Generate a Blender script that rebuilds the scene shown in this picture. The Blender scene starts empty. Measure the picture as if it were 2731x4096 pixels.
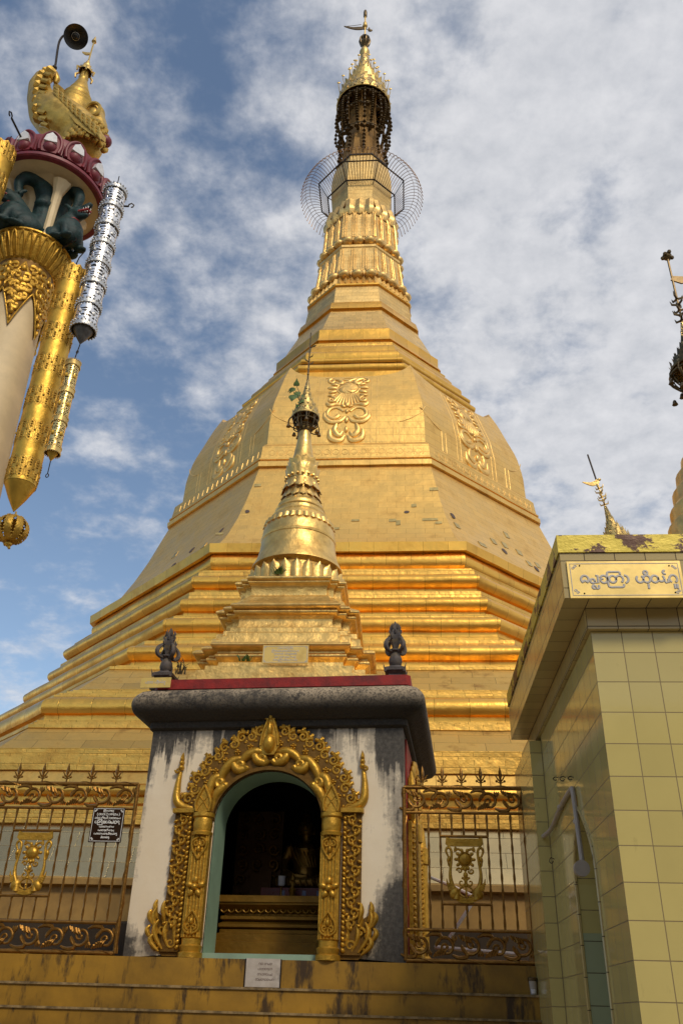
import bpy, math, random
from math import sin, cos, pi, radians, sqrt, atan2
from mathutils import Vector, Matrix
random.seed(7)
SC = bpy.context.scene
COL = SC.collection

# ------------------------------------------------------------------ camera
CAM = Vector((0, 0, 1.6))
FPX = 3442.1                     # focal length in photograph pixels (2731 x 4096)
RX = Vector((0.9976115, 0.0644931, 0.0247369))      # right
DN = Vector((-0.0113113, 0.5058137, -0.8625686))    # down
FW = Vector((-0.0681419, 0.8602285, 0.5053351))     # forward
cd = bpy.data.cameras.new("camera"); cam = bpy.data.objects.new("camera", cd); COL.objects.link(cam)
cam.matrix_world = Matrix(((RX.x, -DN.x, -FW.x, CAM.x), (RX.y, -DN.y, -FW.y, CAM.y), (RX.z, -DN.z, -FW.z, CAM.z), (0, 0, 0, 1)))
cd.sensor_fit = 'VERTICAL'; cd.sensor_height = 22.3; cd.sensor_width = 14.9
cd.lens = FPX / 4096 * 22.3
cd.clip_start = 0.05; cd.clip_end = 4000
SC.camera = cam
HALL_Z = 7.5

# ------------------------------------------------------------------ light
SUN_EL, SUN_AZ = radians(42), radians(152)          # azimuth from +Y towards +X
SUND = Vector((sin(SUN_AZ) * cos(SUN_EL), cos(SUN_AZ) * cos(SUN_EL), sin(SUN_EL)))
sl = bpy.data.lights.new("sun", 'SUN'); sl.energy = 1.5; sl.angle = radians(11); sl.color = (1.0, 0.87, 0.68)
sun = bpy.data.objects.new("sun", sl); COL.objects.link(sun)
sun.rotation_euler = SUND.to_track_quat('Z', 'Y').to_euler(); sun.location = SUND * 60
SC.view_settings.view_transform = 'Standard'; SC.view_settings.look = 'None'
SC.view_settings.exposure = 0.27; SC.view_settings.gamma = 1.0
SC.cycles.max_bounces = 8; SC.cycles.glossy_bounces = 5; SC.cycles.diffuse_bounces = 4
SC.cycles.sample_clamp_indirect = 6.0
SC.cycles.use_denoising = True

W = bpy.data.worlds.new("World"); SC.world = W; W.use_nodes = True
nt = W.node_tree; nt.nodes.clear()
def WN(t, **k):
    n = nt.nodes.new(t)
    for a, b in k.items(): setattr(n, a, b)
    return n
def wl(a, b): nt.links.new(a, b)
def wmath(op, a, b=None, c=None):
    n = WN('ShaderNodeMath', operation=op)
    for i, q in enumerate((a, b, c)):
        if q is None: continue
        if isinstance(q, (int, float)): n.inputs[i].default_value = q
        else: wl(q, n.inputs[i])
    return n.outputs[0]
out = WN('ShaderNodeOutputWorld'); bg = WN('ShaderNodeBackground'); bg.inputs[1].default_value = 0.13
sky = WN('ShaderNodeTexSky', sky_type='NISHITA', sun_disc=False, sun_elevation=SUN_EL, sun_rotation=SUN_AZ,
         air_density=1.0, dust_density=0.6, ozone_density=1.6, altitude=0)
tc = WN('ShaderNodeTexCoord'); sp = WN('ShaderNodeSeparateXYZ'); wl(tc.outputs['Generated'], sp.inputs[0])
zz = wmath('ADD', wmath('MAXIMUM', sp.outputs[2], 0.0), 0.22)
cx = wmath('DIVIDE', sp.outputs[0], zz); cy = wmath('DIVIDE', sp.outputs[1], zz)
cb = WN('ShaderNodeCombineXYZ'); wl(cx, cb.inputs[0]); wl(cy, cb.inputs[1])
def wnoise(scale, detail, rough, off, dist=0.0):
    mp = WN('ShaderNodeMapping'); wl(cb.outputs[0], mp.inputs[0]); mp.inputs['Location'].default_value = off
    n = WN('ShaderNodeTexNoise'); wl(mp.outputs[0], n.inputs[0])
    n.inputs['Scale'].default_value = scale; n.inputs['Detail'].default_value = detail
    n.inputs['Roughness'].default_value = rough; n.inputs['Distortion'].default_value = dist
    return n.outputs[0]
nA = wnoise(1.6, 4, 0.5, (3.1, 0.4, 0), 0.0); nB = wnoise(7.5, 5, 0.55, (1.3, 7.7, 0), 0.0); nC = wnoise(19, 6, 0.62, (5, 2, 0), 0.1)
side = wmath('MULTIPLY', sp.outputs[0], 0.36)        # more cloud to the right of the tower
hi = wmath('MULTIPLY', sp.outputs[2], 0.10)
f = wmath('ADD', wmath('ADD', wmath('MULTIPLY', nA, 0.40), wmath('MULTIPLY', nB, 0.60)), wmath('MULTIPLY', nC, 0.30))
f = wmath('ADD', wmath('ADD', f, side), hi)
mr = WN('ShaderNodeMapRange', interpolation_type='SMOOTHSTEP'); wl(f, mr.inputs[0])
mr.inputs[1].default_value = 0.51; mr.inputs[2].default_value = 0.80; mr.inputs[3].default_value = 0.0; mr.inputs[4].default_value = 0.93
cr = WN('ShaderNodeMapRange'); wl(nC, cr.inputs[0]); cr.inputs[1].default_value = 0.3; cr.inputs[2].default_value = 0.7
cmix = WN('ShaderNodeMix', data_type='RGBA'); wl(cr.outputs[0], cmix.inputs[0])
cmix.inputs[6].default_value = (3.75, 3.85, 4.1, 1); cmix.inputs[7].default_value = (5.0, 5.0, 5.15, 1)
smix = WN('ShaderNodeMix', data_type='RGBA'); wl(mr.outputs[0], smix.inputs[0])
sm = WN('ShaderNodeMix', data_type='RGBA', blend_type='MULTIPLY'); sm.inputs[0].default_value = 1
wl(sky.outputs[0], sm.inputs[6]); sm.inputs[7].default_value = (1.06, 1.0, 0.92, 1)
wl(sm.outputs[2], smix.inputs[6]); wl(cmix.outputs[2], smix.inputs[7])
wl(smix.outputs[2], bg.inputs[0]); wl(bg.outputs[0], out.inputs[0])

# ------------------------------------------------------------------ pixel helpers: turn a place in the photo into a point of a known plane
K = 2731 / 1568
def ray(x, y):
    return RX * ((x - 1365.5) / FPX) + DN * ((y - 2048) / FPX) + FW
def on(q, axis, val):
    d = ray(*q); t = (val - CAM[axis]) / d[axis]; return CAM + d * t
def D_(x, y): return (x * K, y * K)
def c1(x, y): return (x / 2.1385, y / 2.1385)
def c2(x, y): return (x / 1.897, 1000 + y / 1.897)
def c6(x, y): return (400 + x / 1.12, 2700 + y / 1.12)
def c7(x, y): return (1500 + x / 1.5725, 2600 + y / 1.5725)
def c8(x, y): return (1900 + x / 1.1757, 1000 + y / 1.1757)
def c2b(x, y): return (1900 + x / 1.8147, 2800 + y / 1.8147)

# ------------------------------------------------------------------ mesh builder
class MB:
    def __init__(s, org=(0, 0, 0), T=None):
        s.v = []; s.f = []; s.uv = {}; s.o = Vector(org); s.T = T
    def add(s, vs, fs, uvs=None):
        b = len(s.v)
        for p in vs:
            p = Vector(p)
            if s.T: p = Vector(s.T(p))
            s.v.append(p - s.o)
        for i, f in enumerate(fs):
            if uvs: s.uv[len(s.f)] = uvs[i]
            s.f.append([b + j for j in f])
        return s
    def box(s, a, b):
        x0, y0, z0 = a; x1, y1, z1 = b
        return s.add([(x0, y0, z0), (x1, y0, z0), (x1, y1, z0), (x0, y1, z0), (x0, y0, z1), (x1, y0, z1), (x1, y1, z1), (x0, y1, z1)],
              [(0, 3, 2, 1), (4, 5, 6, 7), (0, 1, 5, 4), (1, 2, 6, 5), (2, 3, 7, 6), (3, 0, 4, 7)])
    def tube(s, pts, rad, n=8, cap=True):
        P = [Vector(p) for p in pts]; m = len(P)
        if not hasattr(rad, '__len__'): rad = [rad] * m
        t0 = (P[1] - P[0]).normalized(); up = Vector((0, 0, 1)) if abs(t0.z) < .9 else Vector((1, 0, 0))
        nrm = (up - t0 * up.dot(t0)).normalized(); vs = []
        for i in range(m):
            t = (P[min(i + 1, m - 1)] - P[max(i - 1, 0)]).normalized()
            nrm = (nrm - t * nrm.dot(t)).normalized(); bn = t.cross(nrm)
            for k in range(n):
                a = 2 * pi * k / n; vs.append(P[i] + (nrm * cos(a) + bn * sin(a)) * rad[i])
        fs = [(i * n + k, i * n + (k + 1) % n, (i + 1) * n + (k + 1) % n, (i + 1) * n + k) for i in range(m - 1) for k in range(n)]
        if cap: fs += [tuple(reversed(range(n))), tuple((m - 1) * n + k for k in range(n))]
        return s.add(vs, fs)
    def rib(s, pts, rad, h=1.0, base=0.0, n=5):
        """relief moulding along a planar curve (x, z); stands out towards -y"""
        m = len(pts)
        if not hasattr(rad, '__len__'): rad = [rad] * m
        vs = []
        for i in range(m):
            a = pts[max(i - 1, 0)]; b = pts[min(i + 1, m - 1)]
            tx, tz = b[0] - a[0], b[1] - a[1]; L = sqrt(tx * tx + tz * tz) or 1
            nx, nz = -tz / L, tx / L
            for k in range(n + 1):
                q = pi * k / n
                vs.append((pts[i][0] + nx * rad[i] * cos(q), -base - h * rad[i] * sin(q), pts[i][1] + nz * rad[i] * cos(q)))
        w = n + 1
        fs = [(i * w + k, i * w + k + 1, (i + 1) * w + k + 1, (i + 1) * w + k) for i in range(m - 1) for k in range(n)]
        fs += [tuple(range(w)), tuple(reversed([(m - 1) * w + k for k in range(w)]))]
        return s.add(vs, fs)
    def dome(s, x, z, rx, rz=None, h=None, base=0.0, n=10, rot=0.0):
        rz = rz or rx; h = h if h is not None else min(rx, rz); vs = []; R = 4
        for j in range(R):
            q = pi / 2 * j / R
            for k in range(n):
                a = 2 * pi * k / n; ex, ez = rx * cos(a) * cos(q), rz * sin(a) * cos(q)
                vs.append((x + ex * cos(rot) - ez * sin(rot), -base - h * sin(q), z + ex * sin(rot) + ez * cos(rot)))
        vs.append((x, -base - h, z))
        fs = [(j * n + k, j * n + (k + 1) % n, (j + 1) * n + (k + 1) % n, (j + 1) * n + k) for j in range(R - 1) for k in range(n)]
        fs += [((R - 1) * n + k, (R - 1) * n + (k + 1) % n, R * n) for k in range(n)]
        return s.add(vs, fs)
    def ball(s, c, r, n=12, m=8):
        if not hasattr(r, '__len__'): r = (r, r, r)
        c = Vector(c); vs = [c + Vector((0, 0, -r[2]))]
        for j in range(1, m):
            q = -pi / 2 + pi * j / m
            for k in range(n):
                a = 2 * pi * k / n; vs.append(c + Vector((r[0] * cos(a) * cos(q), r[1] * sin(a) * cos(q), r[2] * sin(q))))
        vs.append(c + Vector((0, 0, r[2]))); e = len(vs) - 1
        fs = [(0, 1 + (k + 1) % n, 1 + k) for k in range(n)] + [(e, 1 + (m - 2) * n + k, 1 + (m - 2) * n + (k + 1) % n) for k in range(n)]
        fs += [(1 + j * n + k, 1 + j * n + (k + 1) % n, 1 + (j + 1) * n + (k + 1) % n, 1 + (j + 1) * n + k) for j in range(m - 2) for k in range(n)]
        return s.add(vs, fs)
    def lathe(s, prof, n=32, c=(0, 0, 0), a0=0.0, cap=True, wob=None, uvs=1.0):
        """prof: (r, z) from bottom to top; facets start at angle a0"""
        vs = []; fs = []; uv = []; L = [0]
        for i in range(1, len(prof)): L.append(L[-1] + sqrt((prof[i][0] - prof[i - 1][0]) ** 2 + (prof[i][1] - prof[i - 1][1]) ** 2))
        for r, z in prof:
            for k in range(n):
                a = a0 + 2 * pi * k / n; rr = r * (wob(a, z) if wob else 1)
                vs.append((c[0] + rr * cos(a), c[1] + rr * sin(a), c[2] + z))
        for i in range(len(prof) - 1):
            for k in range(n):
                fs.append((i * n + k, i * n + (k + 1) % n, (i + 1) * n + (k + 1) % n, (i + 1) * n + k))
                w0 = prof[i][0] * sin(pi / n); w1 = prof[i + 1][0] * sin(pi / n); o = k * (2 * w0 if n > 12 else 0) + 13.7 * k * (n <= 12)
                uv.append([(o - w0, L[i]), (o + w0, L[i]), (o + w1, L[i + 1]), (o - w1, L[i + 1])])
        if cap:
            fs.append(tuple(reversed(range(n)))); uv.append([(0, 0)] * n)
            fs.append(tuple((len(prof) - 1) * n + k for k in range(n))); uv.append([(0, 0)] * n)
        return s.add(vs, fs, uv)
    def sweep(s, poly, prof, cap=True):
        """poly(o) -> plan outline (list of xy) for offset o; prof: (o, z) bottom to top"""
        m = len(poly(prof[0][0])); vs = []
        for o, z in prof: vs += [(x, y, z) for x, y in poly(o)]
        fs = [(i * m + k, i * m + (k + 1) % m, (i + 1) * m + (k + 1) % m, (i + 1) * m + k) for i in range(len(prof) - 1) for k in range(m)]
        if cap: fs += [tuple(reversed(range(m))), tuple((len(prof) - 1) * m + k for k in range(m))]
        return s.add(vs, fs)
    def prism(s, poly, y0, y1):
        """outline in x-z given thickness along y"""
        m = len(poly); vs = [(x, y0, z) for x, z in poly] + [(x, y1, z) for x, z in poly]
        return s.add(vs, [tuple(range(m)), tuple(reversed(range(m, 2 * m)))] + [(k, m + k, m + (k + 1) % m, (k + 1) % m) for k in range(m)])
    def build(s, name, mat, parent=None, ang=38, fixn=True):
        me = bpy.data.meshes.new(name); me.from_pydata([tuple(p) for p in s.v], [], s.f); me.update()
        uvl = me.uv_layers.new(name="UVMap")
        for pi_, p in enumerate(me.polygons):
            given = s.uv.get(pi_)
            if given:
                for li, q in zip(p.loop_indices, given): uvl.data[li].uv = q
            else:
                nn = p.normal
                if abs(nn.z) > .8: tx, ty = Vector((1, 0, 0)), Vector((0, 1, 0))
                else:
                    tx = Vector((-nn.y, nn.x, 0)).normalized(); ty = nn.cross(tx)
                for li in p.loop_indices:
                    co = me.vertices[me.loops[li].vertex_index].co; uvl.data[li].uv = (co.dot(tx), co.dot(ty))
        if fixn:
            import bmesh
            bm = bmesh.new(); bm.from_mesh(me); bmesh.ops.recalc_face_normals(bm, faces=bm.faces[:]); bm.to_mesh(me); bm.free()
        me.polygons.foreach_set('use_smooth', [True] * len(me.polygons))
        me.set_sharp_from_angle(angle=radians(ang))
        if mat: me.materials.append(mat)
        o = bpy.data.objects.new(name, me); COL.objects.link(o)
        if parent: o.parent = parent
        return o

def spiral(cx, cz, R, turns, a0, d=1, r1=.12, n=26):
    return [(cx + R * ((1 - t) + r1 * t) * cos(a0 + d * 2 * pi * turns * t), cz + R * ((1 - t) + r1 * t) * sin(a0 + d * 2 * pi * turns * t)) for t in [i / n for i in range(n + 1)]]
def taper(n, r0, r1, r2=None):
    return [r0 + (r1 - r0) * i / (n - 1) for i in range(n)] if r2 is None else [(r0 + (r1 - r0) * i / (n - 1) * 2) if i < (n - 1) / 2 else (r1 + (r2 - r1) * (2 * i / (n - 1) - 1)) for i in range(n)]
def bez(p, n=14):
    """smooth curve through points (Catmull-Rom), any dimension"""
    q = [p[0]] + list(p) + [p[-1]]; r = []; per = max(2, n // (len(p) - 1))
    for i in range(1, len(q) - 2):
        for j in range(per):
            t = j / per
            r.append(tuple(.5 * (2 * b + (c - a) * t + (2 * a - 5 * b + 4 * c - d) * t * t + (3 * b - a - 3 * c + d) * t ** 3) for a, b, c, d in zip(q[i - 1], q[i], q[i + 1], q[i + 2])))
    return r + [tuple(p[-1])]

# ------------------------------------------------------------------ naming helpers
def tag(o, label, cat, group=None, kind=None):
    if label: o['label'] = label
    if cat: o['category'] = cat
    if group: o['group'] = group
    if kind: o['kind'] = kind
    return o
def thing(name, loc, label, cat, group=None, rz=0.0):
    o = bpy.data.objects.new(name, None); COL.objects.link(o); o.location = loc; o.rotation_euler = (0, 0, rz); o.empty_display_size = .2
    return tag(o, label, cat, group)
def copy_tree(o, parent=None):
    c = o.copy(); COL.objects.link(c); c.parent = parent
    for ch in list(o.children): copy_tree(ch, c)
    return c

# ------------------------------------------------------------------ materials
class NT:
    def __init__(s, name):
        s.m = bpy.data.materials.new(name); s.m.use_nodes = True; s.t = s.m.node_tree
        s.b = s.t.nodes['Principled BSDF']; s._tc = None
    def n(s, typ, **k):
        x = s.t.nodes.new(typ)
        for a, b in k.items(): setattr(x, a, b)
        return x
    def l(s, a, b): s.t.links.new(a, b)
    def tc(s, which):
        if not s._tc: s._tc = s.n('ShaderNodeTexCoord')
        return s._tc.outputs[which]
    def put(s, sock, v):
        if v is None: return
        if isinstance(v, (int, float)): sock.default_value = v
        elif isinstance(v, (tuple, list)): sock.default_value = tuple(v) + ((1,) if len(v) == 3 and sock.type == 'RGBA' else ())
        else: s.l(v, sock)
    def math(s, op, a, b=None, clamp=False):
        x = s.n('ShaderNodeMath', operation=op, use_clamp=clamp); s.put(x.inputs[0], a); s.put(x.inputs[1], b); return x.outputs[0]
    def noise(s, scale=1.0, detail=5, rough=.55, co='Object', sc=(1, 1, 1), off=(0, 0, 0), dist=0.0):
        mp = s.n('ShaderNodeMapping'); s.l(s.tc(co), mp.inputs[0]); mp.inputs['Scale'].default_value = sc; mp.inputs['Location'].default_value = off
        x = s.n('ShaderNodeTexNoise'); s.l(mp.outputs[0], x.inputs[0]); x.inputs['Scale'].default_value = scale
        x.inputs['Detail'].default_value = detail; x.inputs['Roughness'].default_value = rough; x.inputs['Distortion'].default_value = dist
        return x.outputs[0]
    def ramp(s, v, a, b, lo=0.0, hi=1.0, smooth=True):
        x = s.n('ShaderNodeMapRange'); x.interpolation_type = 'SMOOTHSTEP' if smooth else 'LINEAR'
        s.put(x.inputs[0], v); x.inputs[1].default_value = a; x.inputs[2].default_value = b; x.inputs[3].default_value = lo; x.inputs[4].default_value = hi
        return x.outputs[0]
    def mix(s, f, a, b, mode='MIX'):
        x = s.n('ShaderNodeMix', data_type='RGBA', blend_type=mode); s.put(x.inputs[0], f); s.put(x.inputs[6], a); s.put(x.inputs[7], b); return x.outputs[2]
    def brick(s, w, h, mortar=.008, c1=(1, 1, 1), c2=(.8, .8, .8), cm=(.3, .3, .3), offset=.5, co='UV', off=(0, 0, 0)):
        mp = s.n('ShaderNodeMapping'); s.l(s.tc(co), mp.inputs[0]); mp.inputs['Location'].default_value = off
        x = s.n('ShaderNodeTexBrick', offset=offset, squash=1.0); s.l(mp.outputs[0], x.inputs[0])
        for nme, v in (('Color1', c1), ('Color2', c2), ('Mortar', cm)): x.inputs[nme].default_value = tuple(v) + (1,)
        x.inputs['Scale'].default_value = 1; x.inputs['Mortar Size'].default_value = mortar; x.inputs['Mortar Smooth'].default_value = .2
        x.inputs['Brick Width'].default_value = w; x.inputs['Row Height'].default_value = h
        return x
    def bump(s, h, strength=.3, dist=.02, prev=None):
        x = s.n('ShaderNodeBump'); x.inputs['Strength'].default_value = strength; x.inputs['Distance'].default_value = dist
        s.put(x.inputs['Height'], h)
        if prev is not None: s.l(prev, x.inputs['Normal'])
        return x.outputs[0]
    def fin(s, color=None, metal=None, rough=None, normal=None, **k):
        s.put(s.b.inputs['Base Color'], color); s.put(s.b.inputs['Metallic'], metal); s.put(s.b.inputs['Roughness'], rough)
        if normal is not None: s.l(normal, s.b.inputs['Normal'])
        for a, b in k.items(): s.put(s.b.inputs[a.replace('_', ' ')], b)
        return s.m

def gold(name, base, rough=.36, metal=.9, plate=None, dirt=.35, tarnish=(.20, .10, .03), dent=.25, dents=9.0, dscale=1.6, pvar=.14):
    t = NT(name); n1 = t.noise(dscale, 7, .62); n2 = t.noise(dents, 4, .5)
    col = None; nrm = None
    b2 = tuple(c * (1 - pvar) for c in base); b1 = tuple(min(1, c * (1 + pvar * .6)) for c in base)
    if plate:
        w, h, mo = plate
        br = t.brick(w, h, mo, b1, b2, tuple(c * .5 for c in base)); col = br.outputs[0]
        nrm = t.bump(t.math('SUBTRACT', 1.0, br.outputs[1]), .35, .02)
    else: col = t.mix(t.ramp(t.noise(dscale * 2.5, 3), .35, .65), b1, b2)
    col = t.mix(t.ramp(n1, .50, .78, 0, dirt), col, tarnish)
    nrm = t.bump(n2, dent, .03, nrm)
    nrm = t.bump(t.noise(dents * 6, 3), dent * .5, .006, nrm)
    r = t.math('ADD', rough, t.math('MULTIPLY', t.ramp(n1, .3, .75), .18))
    return t.fin(col, metal, r, nrm)
def plain(name, base, rough=.6, metal=0.0, var=.25, scale=6.0, bump=.15, dirt=None, dirtf=.4, **k):
    t = NT(name); n1 = t.noise(scale, 6, .6)
    col = t.mix(t.ramp(n1, .3, .7), tuple(c * (1 - var) for c in base), tuple(min(1, c * (1 + var * .6)) for c in base))
    if dirt: col = t.mix(t.ramp(t.noise(scale * .45, 8, .68), .48, .72, 0, dirtf), col, dirt)
    return t.fin(col, metal, t.math('ADD', rough - .06, t.math('MULTIPLY', n1, .12)), t.bump(t.noise(scale * 5, 4), bump, .008), **k)


def pierced(name, base, dark, sc=1.0, lo=.10, hi=.16, metal=.95):
    t = NT(name); mp = t.n('ShaderNodeMapping'); t.l(t.tc('UV'), mp.inputs[0]); mp.inputs['Scale'].default_value = (sc, sc, sc)
    v = t.n('ShaderNodeTexVoronoi', feature='DISTANCE_TO_EDGE'); t.l(mp.outputs[0], v.inputs[0]); v.inputs['Scale'].default_value = 15; v.inputs['Randomness'].default_value = .75
    w = t.n('ShaderNodeTexWave', wave_type='RINGS'); t.l(mp.outputs[0], w.inputs[0]); w.inputs['Scale'].default_value = 9; w.inputs['Distortion'].default_value = 6; w.inputs['Detail'].default_value = 1
    h = t.math('MULTIPLY', t.ramp(v.outputs[0], lo, hi), t.ramp(w.outputs[1], .32, .5, .0, 1))
    c = t.mix(h, base, dark); return t.fin(c, metal, .26, t.bump(t.math('SUBTRACT', 1.0, h), .6, .01, t.bump(t.noise(9, 3), .4, .02)))

GB = (.81, .51, .145)
M = {}
M['plate'] = gold('gilded_plates', GB, .36, .8, (.50, .25, .004), .38, dent=.4, dents=4, pvar=.06)
M['torus'] = gold('gilded_sheet', (.82, .46, .085), .28, .92, (.62, .9, .006), .35, dent=.6, dents=3)
M['slope'] = gold('worn_gilded_sheet', (.64, .41, .11), .42, .82, (.85, .30, .006), .8, (.25, .115, .03), dent=.25, dents=5, dscale=2.6)
M['fillet'] = gold('gilded_strip', (.80, .47, .10), .34, .9, (.5, .13, .006), .5, dent=.5, dents=7)
M['bud'] = gold('gilded_bud_sheet', (.80, .54, .20), .36, .9, (.42, .2, .006), .35, dent=.2)
M['cast'] = gold('gilded_relief', (.82, .53, .17), .38, .78, None, .35, dent=.2, dents=10)
M['smooth'] = gold('gilded_plaster', (.80, .53, .17), .33, .86, None, .6, (.26, .13, .03), dent=.55, dents=7, dscale=3.0)
M['portal'] = gold('gold_paint', (.54, .31, .038), .36, .66, None, .5, (.16, .08, .01), dent=.2, dents=30, dscale=7)
M['gate'] = gold('gate_bronze', (.27, .135, .028), .36, .82, None, .55, (.10, .04, .01), dent=.15, dents=40, dscale=9)
M['grime'] = gold('grimy_gold_ground', (.17, .085, .010), .5, .5, None, .6, (.05, .022, .004), dent=.2, dents=20, dscale=7)
M['filigree'] = gold('filigree_gold', (.62, .44, .16), .38, .9, None, .5, (.12, .08, .03), dent=.3, dents=20, dscale=5)
M['darkmetal'] = plain('dark_iron', (.035, .026, .02), .5, .6, .3, 9)
M['bell'] = plain('dark_bronze', (.13, .09, .042), .42, .8, .4, 14)
M['tin'] = gold('brass_sheet', (.62, .38, .06), .40, .85, None, .5, (.34, .18, .03), dent=.55, dents=5, dscale=3)
M['silver'] = gold('silver_sheet', (.52, .52, .51), .34, .9, None, .6, (.25, .24, .23), dent=.3, dents=30, dscale=8)
M['silver_dark'] = plain('tarnished_silver', (.12, .115, .11), .45, .8, .4, 20)
M['cream'] = plain('cream_paint', (.72, .57, .34), .62, 0, .16, 2.2, .12, (.34, .23, .12), .6)
M['maroon'] = plain('maroon_paint', (.20, .022, .035), .5, 0, .25, 8, .12, (.07, .01, .015), .5)
M['white_inlay'] = plain('white_inlay', (.66, .66, .68), .35, 0, .12, 20)
M['naga'] = plain('dark_green_paint', (.005, .034, .036), .62, 0, .45, 14, .7, (.003, .01, .012), .6)
M['mouth'] = plain('red_mouth', (.30, .02, .02), .5, 0, .2, 20)
M['teeth'] = plain('white_teeth', (.7, .7, .66), .4, 0, .1, 20)
M['black'] = plain('black_enamel', (.006, .006, .006), .35, 0, .3, 10)
M['red'] = plain('peeling_red_paint', (.27, .012, .008), .65, 0, .3, 9, .4, (.04, .012, .012), .65)
M['hall'] = plain('hall_plaster', (.34, .26, .16), .8, 0, .2, .6, .1)
M['leaf'] = plain('leaf_green', (.075, .13, .018), .45, 0, .4, 14)
M['stem'] = plain('stem_brown', (.10, .08, .04), .7, 0, .3, 14)
M['pipe'] = plain('grey_pipe', (.44, .38, .31), .45, 0, .12, 9)
M['dullpatch'] = plain('bare_patch', (.50, .38, .14), .42, .65, .3, 5)
M['darkpatch'] = plain('bare_dark_patch', (.10, .065, .05), .7, 0, .3, 5)
M['niche_green'] = plain('pale_green_paint', (.27, .40, .30), .55, 0, .1, 3, .06, (.16, .22, .17), .35)
M['void'] = plain('interior_shade', (.010, .009, .008), .8, 0, .3, 3)  # near-black colour stands in for the shade inside the niche
M['buddha'] = gold('dim_gold', (.22, .12, .025), .35, .85, None, .4, dent=.1, dents=30)  # gold darkened to carry the shade inside the niche
M['lacquer'] = plain('red_lacquer', (.10, .004, .008), .3, 0, .2, 9)
# ------------------------------------------------------------------ ground
g = MB().box((-400, -400, -.5), (400, 900, 0)).build('ground', plain('paved_ground', (.30, .25, .19), .7, 0, .25, .8, .1))
tag(g, 'wide paved ground below the stepped gold base', 'ground', None, 'structure')

# ------------------------------------------------------------------ the great golden pagoda (octagonal)
AX = Vector((-1.61, 26.952, 0)); C8 = cos(pi / 8); T8 = math.tan(pi / 8); A8 = -pi / 2 - pi / 8
pag = thing('golden_pagoda', AX, 'towering octagonal golden pagoda with moulded terraces, bell and slender spire', 'pagoda')
def arc(r0, z0, r1, z1, bulge, n=9):
    """curved moulding between two profile points, bulging outward"""
    dx, dz = r1 - r0, z1 - z0; L = sqrt(dx * dx + dz * dz); nx, nz = dz / L, -dx / L
    return [(r0 + dx * t + nx * bulge * sin(pi * t) ** .8, z0 + dz * t + nz * bulge * sin(pi * t) ** .8) for t in [i / n for i in range(n + 1)]]
from mathutils import noise as mnoise
def face(k, s, h, ap, z):
    a = -pi / 2 + pi / 4 * k; return Vector(((ap + h) * cos(a) - s * sin(a), (ap + h) * sin(a) + s * cos(a), z))
def octp(name, prof, mat, parent=pag, ang=30):
    prof = sorted(prof, key=lambda p: 0) if prof[0][1] <= prof[-1][1] else list(reversed(prof))
    b = MB(); L = [0]
    for (r0, z0), (r1, z1) in zip(prof, prof[1:]): L.append(L[-1] + sqrt((r1 - r0) ** 2 + (z1 - z0) ** 2))
    amp = .018 if prof[0][1] < 12 else .010; ns = 16 if prof[0][0] > 6 else 8
    for k in range(8):
        vs = []; uv = []
        for (r, z), l in zip(prof, L):
            for i in range(ns + 1):
                q = -1 + 2 * i / ns; a_ = r * C8; p = face(k, q * a_ * T8, 0, a_, z)
                w = Vector((p.x * 1.4, p.y * 1.4, z * 2.2)); d = mnoise.noise(w) * amp + mnoise.noise(w * 3.1) * amp * .5
                rad = Vector((p.x, p.y, 0)).normalized(); vs.append(p + rad * d + Vector((0, 0, mnoise.noise(w + Vector((9, 3, 1))) * amp * .6))); uv.append((q * a_ * T8 + 13.7 * k, l))
        m = ns + 1; fs = [(j * m + i, j * m + i + 1, (j + 1) * m + i + 1, (j + 1) * m + i) for j in range(len(prof) - 1) for i in range(ns)]
        b.add(vs, fs, [[uv[i] for i in f] for f in fs])
    return b.build(name, mat, parent, ang, fixn=False)

# base and lower terraces (circumradius, height)
octp('dark_footing', [(14.78, 0), (14.78, 2.66), (14.64, 2.70)], plain('dark_brown_footing', (.035, .022, .010), .8, 0, .4, 3, .2))  # lowest band of the base, in a very dark brown
octp('base_wall', [(14.62, 2.70), (14.62, 3.15), (14.74, 3.17), (14.74, 3.25), (14.66, 3.28)], plain('ochre_base_paint', (.34, .20, .05), .6, 0, .25, 2.5, .2, (.10, .05, .015), .6))
octp('polished_slope', [(14.66, 3.28), (14.16, 4.10)], gold('polished_plates', (.50, .39, .20), .19, .85, (.62, .27, .006), .1, dent=.16, dents=2.5))
octp('lower_band', [(14.16, 4.10), (14.22, 4.11), (14.22, 4.2), (14.16, 4.21), (14.16, 4.30), (14.1, 4.31), (14.1, 4.40)], M['fillet'])
octp('roll_moulding', [(14.1, 4.40), (14.02, 4.46), (14.02, 4.56)] + arc(14.12, 4.57, 14.04, 4.76, .06), M['torus'])
octp('worn_slope', [(14.04, 4.76), (13.93, 4.98)], M['slope'])
octp('stepped_band', [(13.93, 4.98), (13.97, 4.985), (13.97, 5.11), (13.88, 5.115), (13.88, 5.22), (13.79, 5.225), (13.79, 5.31), (13.74, 5.315), (13.74, 5.40)], M['fillet'])
octp('worn_slope', [(13.74, 5.40), (13.16, 5.89)], M['slope'])
octp('stepped_band', [(13.16, 5.89), (13.18, 5.90), (13.18, 5.96), (13.08, 5.965), (13.08, 6.03), (13.0, 6.035), (13.0, 6.09)], M['fillet'])
octp('roll_moulding', [(13.0, 6.09), (12.84, 6.12), (12.84, 6.22)] + arc(12.93, 6.235, 12.84, 6.56, .085), M['torus'])
octp('stepped_band', [(12.84, 6.56), (12.72, 6.60), (12.72, 6.65), (12.58, 6.66), (12.58, 6.72), (12.42, 6.73), (12.42, 6.80), (12.25, 6.81), (12.25, 6.88), (12.10, 6.89), (12.10, 6.95)], M['fillet'])
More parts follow.
